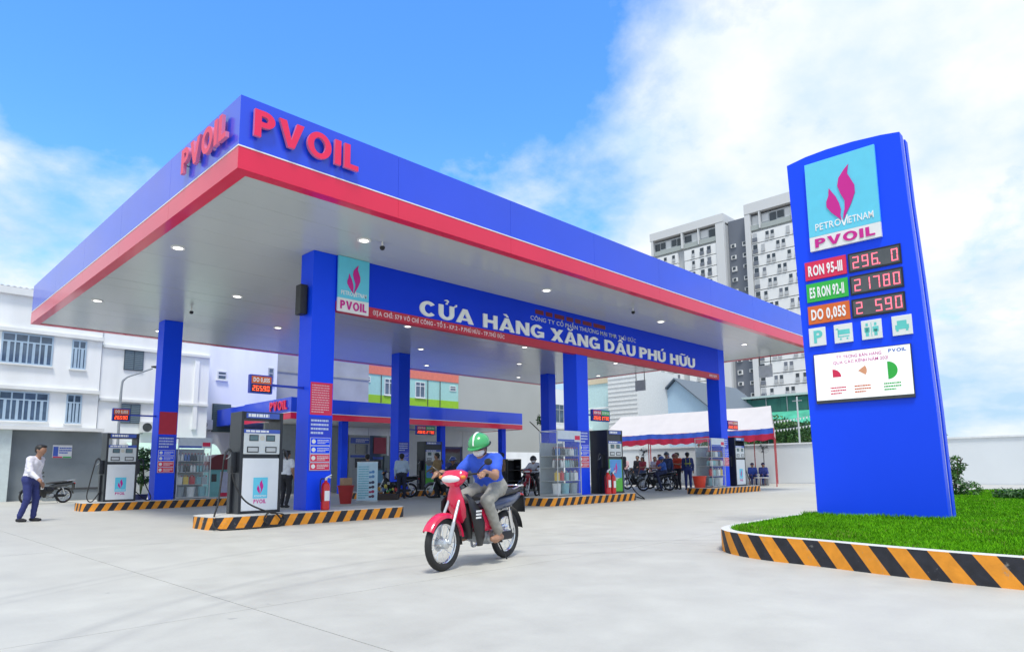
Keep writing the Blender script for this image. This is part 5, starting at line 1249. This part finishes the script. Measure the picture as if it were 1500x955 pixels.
    m.add(ring, [(i*3+j, i*3+j+1, (i+1)*3+j+1, (i+1)*3+j) for i in range(n) for j in range(2)]); m.build('rear_mudguard', black, o, smooth=True, fix=False)
    m = M(); m.box(-.345, -.085, .55, -.337, .085, .68); m.build('number_plate', WHITE, o); M().prism([(-.336, .53), (-.326, .53), (-.29, .74), (-.31, .74), (-.336, .69)], 'y', -.09, .09).build('plate_bracket', black, o)
    m = M(); loft(m, [((.66, 0, .31), (0, .10, 0), (0, 0, .05)), ((.58, 0, .32), (0, .13, 0), (0, 0, .09)), ((.42, 0, .30), (0, .14, 0), (0, 0, .10)), ((.34, 0, .30), (0, .10, 0), (0, 0, .07))]); m.build('engine', GREY, o, smooth=True)
    m = M(); m.lathe([(.07, -.16), (.075, -.13), (.04, -.12), (.04, .12), (.075, .13), (.07, .16)], 16, (.50, 0, .30), 'y'); m.build('engine_case', ALU, o, smooth=True)
    m = M(); m.tube(bez([(.62, -.06, .26), (.5, -.12, .18), (.25, -.16, .22), (.0, -.17, .28), (-.28, -.17, .35)], 5), [.016]*8+[.03]*4+[.042]*8+[.036], 10); m.build('exhaust', CHROME, o, smooth=True)
    m = M(); m.tube([(.46, -.26, .25), (.46, .26, .25)], .014, 8); m.build('footpeg', RUBBER, o)
    m = M(); m.tube([(.38, .14, .26), (.30, .22, .03)], .010, 6); m.build('side_stand', black, o)
    m = M(); m.box(.02, .105, WR-.05, .44, .13, WR+.05); m.build('chain_case', black, o, bev=.012)
    hc = M(); loft(hc, [((.93, 0, 1.06), (0, .07, 0), (.02, 0, .01)), ((.98, 0, 1.04), (0, .145, 0), (.08, 0, .02)), ((1.02, 0, .99), (0, .165, 0), (.09, 0, .01)), ((1.04, 0, .93), (0, .135, 0), (.075, 0, 0)), ((1.03, 0, .885), (0, .07, 0), (.05, 0, 0))]); h = hc.build('head_cowl', paint, o, smooth=True)
    m = M(); m.ell((1.09, 0, .965), (.045, .125, .045), 16, 9); m.build('headlight', mat('headlight_glass', (.72, .74, .76), .08, spec=.8), h, smooth=True)
    for sg in (-1, 1): q = M(); q.ell((1.06, sg*.15, .985), (.035, .028, .022), 10, 7); q.build('indicator', mat('indicator_orange', (.75, .25, .03), .2), h, smooth=True)
    m = M(); m.tube(bez([(.90, .36, 1.0), (.93, .22, 1.02), (.98, .08, 1.0), (.98, -.08, 1.0), (.93, -.22, 1.02), (.90, -.36, 1.0)], 5), .012, 8); m.build('handlebar', black, o, smooth=True)
    for sg in (-1, 1):
        M().cyl((.90, sg*.37, 1.0), (.925, sg*.25, 1.017), .019, n=10).build('grip', RUBBER, o)
        m = M(); m.tube(bez([(.93, sg*.24, 1.02), (.97, sg*.33, 1.09), (.96, sg*.38, 1.13)], 4), .006, 6); m.ell((.955, sg*.41, 1.15), (.016, .055, .038), 12, 7); m.build('mirror', black, o, smooth=True)
    m = M(); m.tube(bez([(-.02, .10, .82), (-.2, .10, .86), (-.34, .06, .86), (-.34, -.06, .86), (-.2, -.10, .86), (-.02, -.10, .82)], 4), .010, 6); m.build('grab_rail', CHROME, o, smooth=True)
    return o

# ============================================================ people: one continuous skin grown round a posed skeleton
def seg_dist(P, a, b, ra, rb):
    a = np.array(a, np.float32); b = np.array(b, np.float32); ab = b-a; L = float(ab@ab)+1e-9
    t = np.clip(((P-a)@ab)/L, 0, 1); d = P-a-t[..., None]*ab
    return np.sqrt((d*d).sum(-1))-(ra+(rb-ra)*t)
def surface(prims, h):
    lo = np.min([np.minimum(p[0], p[1])-max(p[2], p[3]) for p in prims], 0)-2.5*h; hi = np.max([np.maximum(p[0], p[1])+max(p[2], p[3]) for p in prims], 0)+2.5*h
    n = np.ceil((hi-lo)/h).astype(int)+1
    ax = [lo[i]+h*np.arange(n[i]) for i in range(3)]
    F = np.full(tuple(n), 9.0, np.float32); 
    for a, b, ra, rb, tg, k in prims:
        l2 = np.minimum(a, b)-max(ra, rb)-.07; h2 = np.maximum(a, b)+max(ra, rb)+.07
        i0 = np.maximum(((l2-lo)/h).astype(int), 0); i1 = np.minimum(((h2-lo)/h).astype(int)+2, n)
        sl = tuple(slice(i0[i], i1[i]) for i in range(3))
        P = np.stack(np.meshgrid(*[ax[i][sl[i]] for i in range(3)], indexing='ij'), -1).astype(np.float32)
        d = seg_dist(P, a, b, ra, rb); f = F[sl]
        q = np.clip(.5+.5*(f-d)/k, 0, 1); F[sl] = f*(1-q)+d*q-k*q*(1-q)
    S = F < 0
    cnt = np.zeros(tuple(n-1), np.float32); pos = np.zeros(tuple(n-1)+(3,), np.float32)
    base = np.stack(np.meshgrid(*[np.arange(m_-1) for m_ in n], indexing='ij'), -1).astype(np.float32)
    cor = [(i, j, k) for i in (0, 1) for j in (0, 1) for k in (0, 1)]
    def cut(c): return tuple(slice(c[i], n[i]-1+c[i]) for i in range(3))
    for c in cor:
        for d in range(3):
            if c[d]: continue
            e = list(c); e[d] = 1
            f0, f1 = F[cut(c)], F[cut(tuple(e))]; x = (f0 < 0) != (f1 < 0)
            t = np.where(x, f0/(f0-f1+1e-12), 0); off = np.zeros(f0.shape+(3,), np.float32)
            for q in range(3): off[..., q] = c[q]
            off[..., d] += t; pos += np.where(x[..., None], off, 0); cnt += x
    act = cnt > 0; idx = np.full(act.shape, -1, int); idx[act] = np.arange(act.sum())
    V = (base[act]+pos[act]/cnt[act][:, None])*h+lo
    faces = []
    for d in range(3):
        u, v = (d+1) % 3, (d+2) % 3
        s0 = [slice(1, n[i]-1) for i in range(3)]; s0[d] = slice(0, n[d]-1); s1 = list(s0); s1[d] = slice(1, n[d])
        a, b = S[tuple(s0)], S[tuple(s1)]; w_ = np.argwhere(a != b)
        if not len(w_): continue
        g = w_.copy(); g[:, u] += 1; g[:, v] += 1
        du = np.zeros(3, int); du[u] = 1; dv = np.zeros(3, int); dv[v] = 1
        q = [idx[tuple((g-x).T)] for x in (du+dv, dv, 0*du, du)]
        qd = np.stack(q, 1); fl = a[tuple(w_.T)]; qd[~fl] = qd[~fl][:, ::-1]; faces.append(qd)
    return V, np.concatenate(faces)
def V3(x): return np.array(x, np.float32)
def stand(**kw):
    J = dict(pelvis=(0, 0, .93), chest=(0, 0, 1.27), neck=(.005, 0, 1.44), head=(.03, 0, 1.58), shL=(0, .185, 1.385), shR=(0, -.185, 1.385), elL=(-.03, .235, 1.12), elR=(-.03, -.235, 1.12), wrL=(.06, .245, .88), wrR=(.06, -.245, .88), hipL=(0, .09, .90), hipR=(0, -.09, .90), knL=(.03, .10, .49), knR=(.03, -.10, .49), anL=(-.02, .105, .085), anR=(-.02, -.105, .085), toL=(.13, .12, .035), toR=(.13, -.12, .035))
    J.update(kw); return J
def person(loc, rz, label, J, shirt, trousers, shoes=(.03, .03, .03), sleeve='short', h=.028, hair='short', helmet=None, mask=None, vest=None, scale=1.0, group=None, skin=SKIN, sandals=False, cap=None, fingers=False):
    J = {k: V3(v) for k, v in J.items()}
    SK, SH, TR, BO = 0, 1, 2, 3; P = []
    def ad(a, b, ra, rb, tg, k=.025): P.append((V3(a), V3(b), ra, rb, tg, k))
    pe, ch, nk, hd = J['pelvis'], J['chest'], J['neck'], J['head']; lat = V3((0, 1, 0)); wa = pe*.6+ch*.4
    up = (nk-pe)/np.linalg.norm(nk-pe)
    ad(J['hipL'], J['hipR'], .112, .112, TR); ad(pe+lat*.05, pe-lat*.05, .125, .125, TR)
    for s in (-1, 1): ad(pe+lat*.055*s+up*.05, ch+lat*.075*s, .112, .118, SH, .04)
    ad(ch+lat*.09+up*.03, ch-lat*.09+up*.03, .105, .105, SH, .04); ad(J['shL']*.92+J['shR']*.08, J['shR']*.92+J['shL']*.08, .068, .068, SH, .05)
    ad(nk-up*.06, hd-up*.04, .055, .052, SK, .03)
    f = V3((1, 0, 0)) if 'face' not in J else J['face']/np.linalg.norm(J['face'])
    ad(hd+up*.035-f*.015, hd+up*.035+f*.012, .092, .088, SK, .03); ad(hd-up*.055+f*.03, hd-up*.02+f*.025, .052, .07, SK, .04)
    ad(hd+f*.098-up*.025, hd+f*.088+up*.015, .014, .009, SK, .012)
    for s in (-1, 1): ad(hd+lat*.088*s-up*.01-f*.01, hd+lat*.092*s+up*.02-f*.015, .014, .016, SK, .01)
    for s in ('L', 'R'):
        sh, el, wr = J['sh'+s], J['el'+s], J['wr'+s]; sg = 1 if s == 'L' else -1
        if sleeve == 'short': md = sh*.42+el*.58; ad(sh, md, .070, .066, SH); ad(md, el, .045, .042, SK, .012); ad(el, wr, .043, .029, SK)
        else: ad(sh, el, .068, .055, SH); ad(el, wr, .053, .038, SH)
        d = (wr-el)/np.linalg.norm(wr-el); hnd = J.get('ha'+s); hd_ = (hnd/np.linalg.norm(hnd)) if hnd is not None else d
        kn = wr+hd_*.085; ad(wr, kn, .030, .034, SK, .02)
        curl = J.get('curl'+s, V3((.3, 0, -.9))); curl = curl/np.linalg.norm(curl); acr = np.cross(hd_, curl); acr /= np.linalg.norm(acr)+1e-9
        if fingers:
            for i, (o_, ln) in enumerate(((-.030, .062), (-.010, .074), (.010, .070), (.030, .055))):
                b0 = kn+acr*o_-hd_*.008; b1 = b0+(hd_*.75+curl*.55)*ln*.55; b2 = b1+(hd_*.1+curl)*ln*.5; ad(b0, b1, .0105, .0095, SK, .004); ad(b1, b2, .0095, .008, SK, .004)
            t0 = wr+hd_*.03+acr*(-.03)*sg; t1 = t0+(hd_*.5-acr*.55*sg+curl*.35)*.045; ad(t0, t1, .013, .011, SK, .008); ad(t1, t1+(hd_*.6+curl*.6)*.03, .011, .009, SK, .004)
        else: ad(kn, kn+(hd_*.6+curl*.5)*.06, .030, .018, SK, .02)
        hp, kne, an, to = J['hip'+s], J['kn'+s], J['an'+s], J['to'+s]
        ad(hp, kne, .096, .068, TR, .03); ad(kne, an+(kne-an)*.10, .066, .052, TR, .02)
        ad(an+(kne-an)*.16, an, .040, .037, SK if sandals else TR, .012)
        heel = an-(to-an)*.28; heel[2] = to[2]+.008
        ad(heel, to*.55+an*.45-V3((0, 0, .03)), .036, .040, SK if sandals else BO, .02); ad(to*.5+an*.5-V3((0, 0, .028)), to, .041, .030, SK if sandals else BO, .02)
    if scale != 1.0: P = [(a*scale, b*scale, c*scale, d*scale, t, k*scale) for a, b, c, d, t, k in P]
    V, Fc = surface(P, h)
    cen = V[Fc].mean(1); D = np.stack([seg_dist(cen, a, b, ra, rb) for a, b, ra, rb, t, k in P], 1); tg = np.array([p[4] for p in P])[D.argmin(1)]
    me = bpy.data.meshes.new('person'); me.from_pydata(V.tolist(), [], Fc.tolist())
    def cl(nm, c, **kw): return mat('%s_%.3f_%.3f_%.3f' % ((nm,)+tuple(c)), c, .75, var=.12, scale=12, bump=.5, bscale=22, **kw)
    for q in (skin, cl('shirt', shirt), cl('trousers', trousers), cl('shoes', shoes)): me.materials.append(q)
    me.polygons.foreach_set('material_index', tg.astype(np.int32)); me.polygons.foreach_set('use_smooth', [True]*len(me.polygons)); me.update()
    # creases in the clothes
    nv = len(V); cloth = np.zeros(nv, bool); cloth[Fc[(tg == SH) | (tg == TR)].ravel()] = True; cloth[Fc[(tg == SK) | (tg == BO)].ravel()] = False
    nr = np.zeros(nv*3); me.vertices.foreach_get('normal', nr); nr = nr.reshape(-1, 3); rg = np.random.default_rng(len(label)); dsp = np.zeros(nv); lmin = max(.055, 2.6*h)
    for q_ in range(9):
        kd = rg.normal(size=3)*np.array([1, 1, .8]); kd /= np.linalg.norm(kd); kd *= 2*PI/rg.uniform(lmin, lmin*2.4)
        wv = np.sin(V@kd+rg.uniform(0, 6)+1.4*np.sin(V@(rg.normal(size=3)*9))); dsp += np.maximum(wv, -.2)*(.5+.5*np.sin(V@(rg.normal(size=3)*11)+rg.uniform(0, 6)))
    V = V+np.where(cloth, dsp*.0030, 0)[:, None]*nr; me.vertices.foreach_set('co', V.astype(np.float32).ravel()); me.update()
    o = link('person', me, None, loc); o.rotation_euler.z = rz; tag(o, label, 'person', group)
    S = scale; hd = hd*S; up_ = Vector(up.tolist()); fv = Vector(f.tolist()); c = Vector(hd.tolist())
    def frame(m, st):      # local head frame (x forward, z up)
        zx = up_; xx = (fv-zx*fv.dot(zx)).normalized(); yx = zx.cross(xx)
        m.xf(lambda x, y, z: tuple(c+(xx*x+yx*y+zx*z)*S), st)
    if helmet:
        m = M(); m.ell((-.012, 0, .045), (.145, .128, .125), 22, 10, -.25); frame(m, 0); hm_ = m.build('helmet', mat('helmet_%.2f_%.2f_%.2f' % helmet, helmet, .25, coat=.4), o, smooth=True)
        m = M(); m.prism([(.10, -.10), (.165, -.06), (.185, 0), (.165, .06), (.10, .10)], 'z', .035, .048); frame(m, 0); m.build('peak', mat('helmet_%.2f_%.2f_%.2f' % helmet, helmet), hm_)
        m = M(); m.tube(bez([(.125, .0, .075), (.06, .0, .158), (-.04, 0, .168), (-.125, 0, .10)], 6), .012, 6); frame(m, 0); m.build('crest_stripe', WHITE if sum(helmet) > .4 else BLACK, hm_, smooth=True)
        m = M(); m.torus((-.012, 0, .018), .136, .008, 24, 5, 'z'); frame(m, 0); m.build('rim_trim', BLACK, hm_)
        m = M()
        for s in (-1, 1): m.tube([(.0, s*.105, .02), (.03, s*.085, -.06), (.05, 0, -.115)], .007, 5)
        frame(m, 0); m.build('chin_strap', BLACK, hm_)
    elif hair == 'short':
        m = M(); m.ell((-.022, 0, .045), (.108, .102, .098), 16, 9, -.35); m.ell((-.055, 0, -.005), (.062, .085, .07), 12, 7); m.ell((.045, 0, .11), (.05, .075, .03), 10, 6); frame(m, 0); m.build('hair', HAIR, o, smooth=True)
    elif hair == 'long':
        m = M(); m.ell((-.022, 0, .045), (.108, .104, .098), 16, 9, -.35); loft(m, [((-.05, 0, .06), (0, .095, 0), (.05, 0, 0)), ((-.075, 0, -.05), (0, .10, 0), (.045, 0, 0)), ((-.085, 0, -.20), (0, .085, 0), (.035, 0, 0)), ((-.08, 0, -.30), (0, .05, 0), (.02, 0, 0))]); frame(m, 0); m.build('hair', HAIR, o, smooth=True)
    if cap:
        m = M(); m.ell((-.01, 0, .055), (.115, .108, .085), 18, 8, -.1); m.prism([(.07, -.085), (.15, -.06), (.175, 0), (.15, .06), (.07, .085)], 'z', .05, .06); frame(m, 0); m.build('cap', mat('cap_%.2f_%.2f_%.2f' % cap, cap, .7), o, smooth=True)
    if mask:
        m = M(); m.ell((.045, 0, -.035), (.066, .072, .058), 16, 9); frame(m, 0); m.build('face_mask', mat('mask_%.2f' % mask[0], mask, .8), o, smooth=True)
    m = M()
    for s in (-1, 1): m.ell((.083, s*.034, .022), (.010, .013, .008), 8, 6)
    frame(m, 0); m.build('eyes', BLACK, o, smooth=True)
    if not mask:
        m = M(); m.ell((.078, 0, -.062), (.012, .024, .006), 8, 6); frame(m, 0); m.build('mouth', mat('lips', (.25, .09, .07), .5), o, smooth=True)
    if vest:
        m = M(); cz = Vector((ch*S).tolist()); 
        for s in (-1, 1): loft(m, [((0, s*.09, .14), (.125, 0, 0), (0, .02, 0)), ((.0, s*.09, -.02), (.142, 0, 0), (0, .022, 0)), ((0, s*.09, -.2), (.132, 0, 0), (0, .02, 0))], 12)
        m.torus((0, 0, -.08), .168, .014, 20, 5, 'z', 1.6); m.xf(lambda x, y, z: tuple(cz+Vector((x, y*.98, z))*S)); m.build('safety_vest', mat('vest_yellow', vest, .6), o, smooth=True)
    return o

# rider on the red motorbike in the foreground
RPAINT = mat('bike_red', (.70, .016, .075), .22, coat=.5, var=.04)
ROR = mat('bike_orange_red', (.75, .05, .03), .3, coat=.3)
BH = math.atan2(-4.82+4.55, .42-1.61)
bk1 = bike((1.60, -4.55, 0), BH, 'red underbone motorbike ridden across the forecourt in the foreground', RPAINT, mat('bike_tail_blue', (.06, .08, .14), .3, coat=.3))
RJ = dict(pelvis=(.30, 0, .87), chest=(.42, 0, 1.11), neck=(.485, 0, 1.235), head=(.535, 0, 1.325), shL=(.445, .185, 1.18), shR=(.445, -.185, 1.18), elL=(.63, .28, .99), elR=(.62, -.28, .99), wrL=(.855, .30, 1.035), wrR=(.855, -.30, 1.035), hipL=(.30, .10, .86), hipR=(.30, -.10, .86), knL=(.70, .215, .715), knR=(.70, -.215, .715), anL=(.47, .225, .335), anR=(.47, -.225, .335), toL=(.62, .235, .285), toR=(.62, -.235, .285), face=(1, .10, -.02), haL=(.55, .15, -.1), haR=(.55, -.15, -.1), curlL=(.5, 0, -.8), curlR=(.5, 0, -.8))
person((1.60, -4.55, 0), BH, 'rider in green helmet, white mask and blue shirt on the foreground motorbike', RJ, (.03, .10, .62), (.30, .29, .26), (.10, .05, .03), 'short', .0115, None, helmet=(.05, .36, .12), mask=(.78, .77, .76), sandals=True, fingers=True)
# walking man at the left
WJ = stand(pelvis=(0, 0, .92), chest=(.06, 0, 1.24), neck=(.11, 0, 1.40), head=(.165, 0, 1.53), shL=(.07, .18, 1.34), shR=(.07, -.18, 1.34), elL=(-.02, .235, 1.09), elR=(.13, -.235, 1.08), wrL=(.06, .25, .86), wrR=(.30, -.23, .93), knL=(.08, .10, .50), knR=(.03, -.10, .49), anL=(.04, .11, .09), anR=(-.10, -.11, .10), toL=(.19, .12, .035), toR=(.04, -.12, .035), face=(1, 0, -.12))
person((-.94, 8.6, 0), R(-44), 'man in white shirt and navy trousers walking at the far left', WJ, (.74, .72, .80), (.025, .035, .16), (.015, .015, .02), 'long', .016, fingers=True, scale=1.06)
# attendants and customers under the canopy
person((5.45, 8.9, 0), R(30), 'person in white shirt and black trousers between the nearest pump and column', stand(elL=(.08, .23, 1.13), wrL=(.28, .18, 1.02), anR=(-.14, -.12, .09), toR=(0, -.13, .035)), (.74, .75, .78), (.02, .02, .025), sleeve='short', h=.024)
person((11.1, 10.86, 0), R(52), 'man in pale blue shirt seen from behind at the middle back column', stand(elR=(.05, -.25, 1.12), wrR=(.24, -.2, 1.0)), (.46, .58, .70), (.02, .025, .05), sleeve='long', h=.024)
person((12.2, 10.05, 0), R(112), 'man in tan shirt and black trousers seen from behind at the dark pump', stand(elL=(.09, .24, 1.13), wrL=(.30, .16, 1.05), elR=(.09, -.24, 1.12), wrR=(.30, -.16, 1.02), face=(1, .3, -.2)), (.30, .20, .09), (.015, .017, .022), sleeve='long', h=.024)
SCJ = dict(pelvis=(.22, 0, .86), chest=(.27, 0, 1.14), neck=(.30, 0, 1.29), head=(.34, 0, 1.41), shL=(.27, .18, 1.235), shR=(.27, -.18, 1.235), elL=(.50, .25, 1.05), elR=(.50, -.25, 1.05), wrL=(.80, .28, 1.03), wrR=(.80, -.28, 1.03), hipL=(.22, .10, .86), hipR=(.22, -.10, .86), knL=(.60, .20, .73), knR=(.60, -.20, .73), anL=(.46, .30, .10), anR=(.46, -.30, .10), toL=(.6, .32, .04), toR=(.6, -.32, .04), face=(1, .2, -.1))
DR = mat('bike_dark_red', (.30, .012, .03), .3, coat=.4); BK = mat('bike_black', (.015, .016, .018), .25, coat=.4); GR = mat('bike_grey', (.06, .065, .07), .3, coat=.4)
GB = 'motorbikes waiting at the pumps'
bike((15.2, 7.6, 0), R(205), 'dark red motorbike under the white-jacketed rider by the oil rack', DR, BK, group=GB)
person((15.2, 7.6, 0), R(205), 'rider in white jacket, mask and black helmet on the dark red motorbike', SCJ, (.60, .62, .70), (.02, .02, .025), sleeve='long', h=.024, helmet=(.02, .02, .025), mask=(.72, .72, .75))
bike((11.9, 11.4, 0), R(150), 'black motorbike left of the man in the pale blue shirt', BK, BK, group=GB)
bike((13.1, 9.7, 0), R(160), 'dark motorbike in front of the dark pump beside the man in tan', GR, BK, group=GB)
person((13.1, 9.7, 0), R(160), 'seated rider in dark clothes on the motorbike at the dark pump', SCJ, (.03, .035, .05), (.02, .02, .025), sleeve='long', h=.028, helmet=(.04, .08, .30))
bike((2.1, 20.1, 0), R(195), 'black motorbike parked by the grey wall behind the walking man', BK, GR, group='parked motorbikes')
# person by the green-fronted pump
person((15.6, 3.85, 0), R(200), 'customer in dark jacket and jeans right of the green-fronted pump', stand(elL=(.1, .22, 1.14), wrL=(.3, .12, 1.1)), (.03, .03, .04), (.16, .22, .32), sleeve='long', h=.026)
# group under the marquee
person((25.7, 9.66, 0), R(170), 'woman in red top and jeans standing left of the group under the marquee', stand(elL=(.06, .24, 1.14), wrL=(.22, .12, 1.12)), (.45, .05, .07), (.07, .10, .20), hair='long', h=.03, scale=.95)
person((25.9, 9.03, 0), R(200), 'person in pale lilac top just right of the woman in red', stand(), (.62, .58, .68), (.06, .07, .10), hair='long', h=.03, scale=.95)
person((25.1, 8.2, 0), R(150), 'person in red shirt behind the scooter rider under the marquee', stand(elR=(.1, -.22, 1.15), wrR=(.28, -.1, 1.15)), (.55, .06, .08), (.05, .06, .12), h=.03)
bike((22.6, 6.15, 0), R(138), 'black scooter stopped in front of the marquee', BK, BK, group=GB)
person((22.6, 6.15, 0), R(138), 'rider in blue shirt and helmet on the black scooter before the marquee', SCJ, (.05, .14, .50), (.03, .04, .10), h=.028, helmet=(.05, .10, .35))
person((23.5, 6.8, 0), R(200), 'man in dark navy jacket just right of the blue-shirted scooter rider', stand(), (.03, .05, .13), (.02, .03, .06), sleeve='long', h=.03, helmet=(.02, .03, .06), scale=1.03)
person((24.2, 6.65, 0), R(170), 'person in orange-red shirt holding a board left of the safety vest', stand(elL=(.10, .22, 1.15), wrL=(.28, .12, 1.18), elR=(.10, -.22, 1.15), wrR=(.28, -.12, 1.18)), (.72, .07, .03), (.02, .02, .03), h=.03, scale=1.03)
person((24.2, 6.1, 0), R(35), 'attendant in navy uniform with yellow safety vest seen from behind', stand(), (.025, .04, .16), (.025, .04, .18), sleeve='long', h=.028, vest=(.42, .46, .05), cap=(.03, .05, .2), scale=1.03)
SEJ = dict(pelvis=(0, 0, .50), chest=(.02, 0, .82), neck=(.03, 0, .99), head=(.06, 0, 1.12), shL=(.03, .18, .93), shR=(.03, -.18, .93), elL=(.10, .22, .68), elR=(.10, -.22, .68), wrL=(.32, .14, .60), wrR=(.32, -.14, .60), hipL=(.02, .10, .50), hipR=(.02, -.10, .50), knL=(.43, .12, .50), knR=(.43, -.12, .50), anL=(.40, .12, .09), anR=(.40, -.12, .09), toL=(.55, .13, .035), toR=(.55, -.13, .035))
STM = M()
for sx in (-.15, .15):
    for sy in (-.15, .15): STM.tube([(sx, sy, 0), (sx*.8, sy*.8, .36)], .016, 6)
STM.box(-.18, -.18, .36, .18, .18, .39); STME = STM.mesh('plastic_stool', mat('stool_red', (.6, .04, .05), .4))
for (x, y, sh_, lab, lab2) in ((32.4, 6.75, (.04, .09, .42), 'seated person in blue uniform nearest the right end pump', 'red plastic stool under the left seated person'), (32.6, 6.2, (.05, .07, .30), 'seated person in navy with red sleeves at the marquee right end', 'red plastic stool under the right seated person')):
    person((x, y, 0), R(215), lab, SEJ, sh_, (.03, .05, .20), h=.03, sleeve='long', cap=(.03, .05, .2))
    tag(link('plastic_stool', STME, None, (x, y, 0)), lab2, 'stool', 'red stools under the marquee')
tb_ = thing('folding_table', 'low white table in front of the seated people', 'table', (31.2, 5.7, 0), R(35))
M().box(-.5, -.3, .42, .5, .3, .46).build('table_top', WHITE, tb_); M().box(-.47, -.29, .08, .47, -.285, .419).build('front_cloth', WHITE, tb_)
for sx in (-.42, .42):
    for sy in (-.24, .24): M().cyl((sx, sy, 0), (sx, sy, .42), .015, n=6).build('leg', GREY, tb_)

# more people and bikes waiting in the background
person((14.2, 8.5, 0), R(120), 'man in brown shirt and dark cap standing behind the foreground rider', stand(elR=(.08, -.23, 1.13), wrR=(.26, -.15, 1.06)), (.26, .15, .08), (.03, .03, .04), sleeve='short', h=.028, cap=(.02, .03, .12))
for (x, y, rz, lab, sh_, tr_, kw) in (
    (27.2, 11.0, 190, 'person in black shirt at the back left of the marquee crowd', (.02, .02, .025), (.05, .06, .10), {}),
    (26.3, 8.1, 160, 'person in white shirt behind the orange-red shirt under the marquee', (.62, .62, .64), (.03, .03, .05), {}),
    (25.0, 7.3, 210, 'person in dark red jacket between scooter rider and navy jacket', (.25, .03, .05), (.02, .02, .03), dict(helmet=(.25, .03, .04))),
    (27.6, 9.3, 175, 'person in royal blue uniform at the back of the marquee crowd', (.04, .10, .45), (.03, .05, .2), dict(cap=(.03, .05, .25))),
    (25.6, 5.6, 150, 'person in black jacket just left of the far oil rack', (.025, .025, .03), (.03, .035, .06), dict(helmet=(.03, .03, .035))),
    (28.2, 12.6, 200, 'woman in pale pink top at the far left under the marquee', (.60, .38, .40), (.06, .06, .09), dict(hair='long'))):
    person((x, y, 0), R(rz), lab, stand(elL=(.09, .23, 1.14), wrL=(.27, .14, 1.1)), sh_, tr_, sleeve='long', h=.03, group='people gathered at the marquee', **kw)
bike((24.4, 8.4, 0), R(150), 'dark grey motorbike among the crowd behind the black scooter', GR, BK, group=GB)
bike((16.4, 8.6, 0), R(190), 'black motorbike behind the dark red one by the oil rack', BK, GR, group=GB)
person((16.4, 8.6, 0), R(190), 'rider in grey jacket on the black motorbike behind the white jacket', SCJ, (.10, .11, .13), (.02, .02, .03), sleeve='long', h=.03, helmet=(.30, .03, .05))
person((10.3, 12.0, 0), R(60), 'person in dark clothes left of the man in the pale blue shirt', stand(elL=(.09, .23, 1.14), wrL=(.27, .14, 1.1)), (.03, .035, .05), (.02, .02, .03), sleeve='long', h=.03)

# print too fine to read stays one joined part
for ob in bpy.data.objects:
    if ob.name.split('.')[0] in ('print', 'caption', 'dark_red_line'): ob['kind'] = 'stuff'
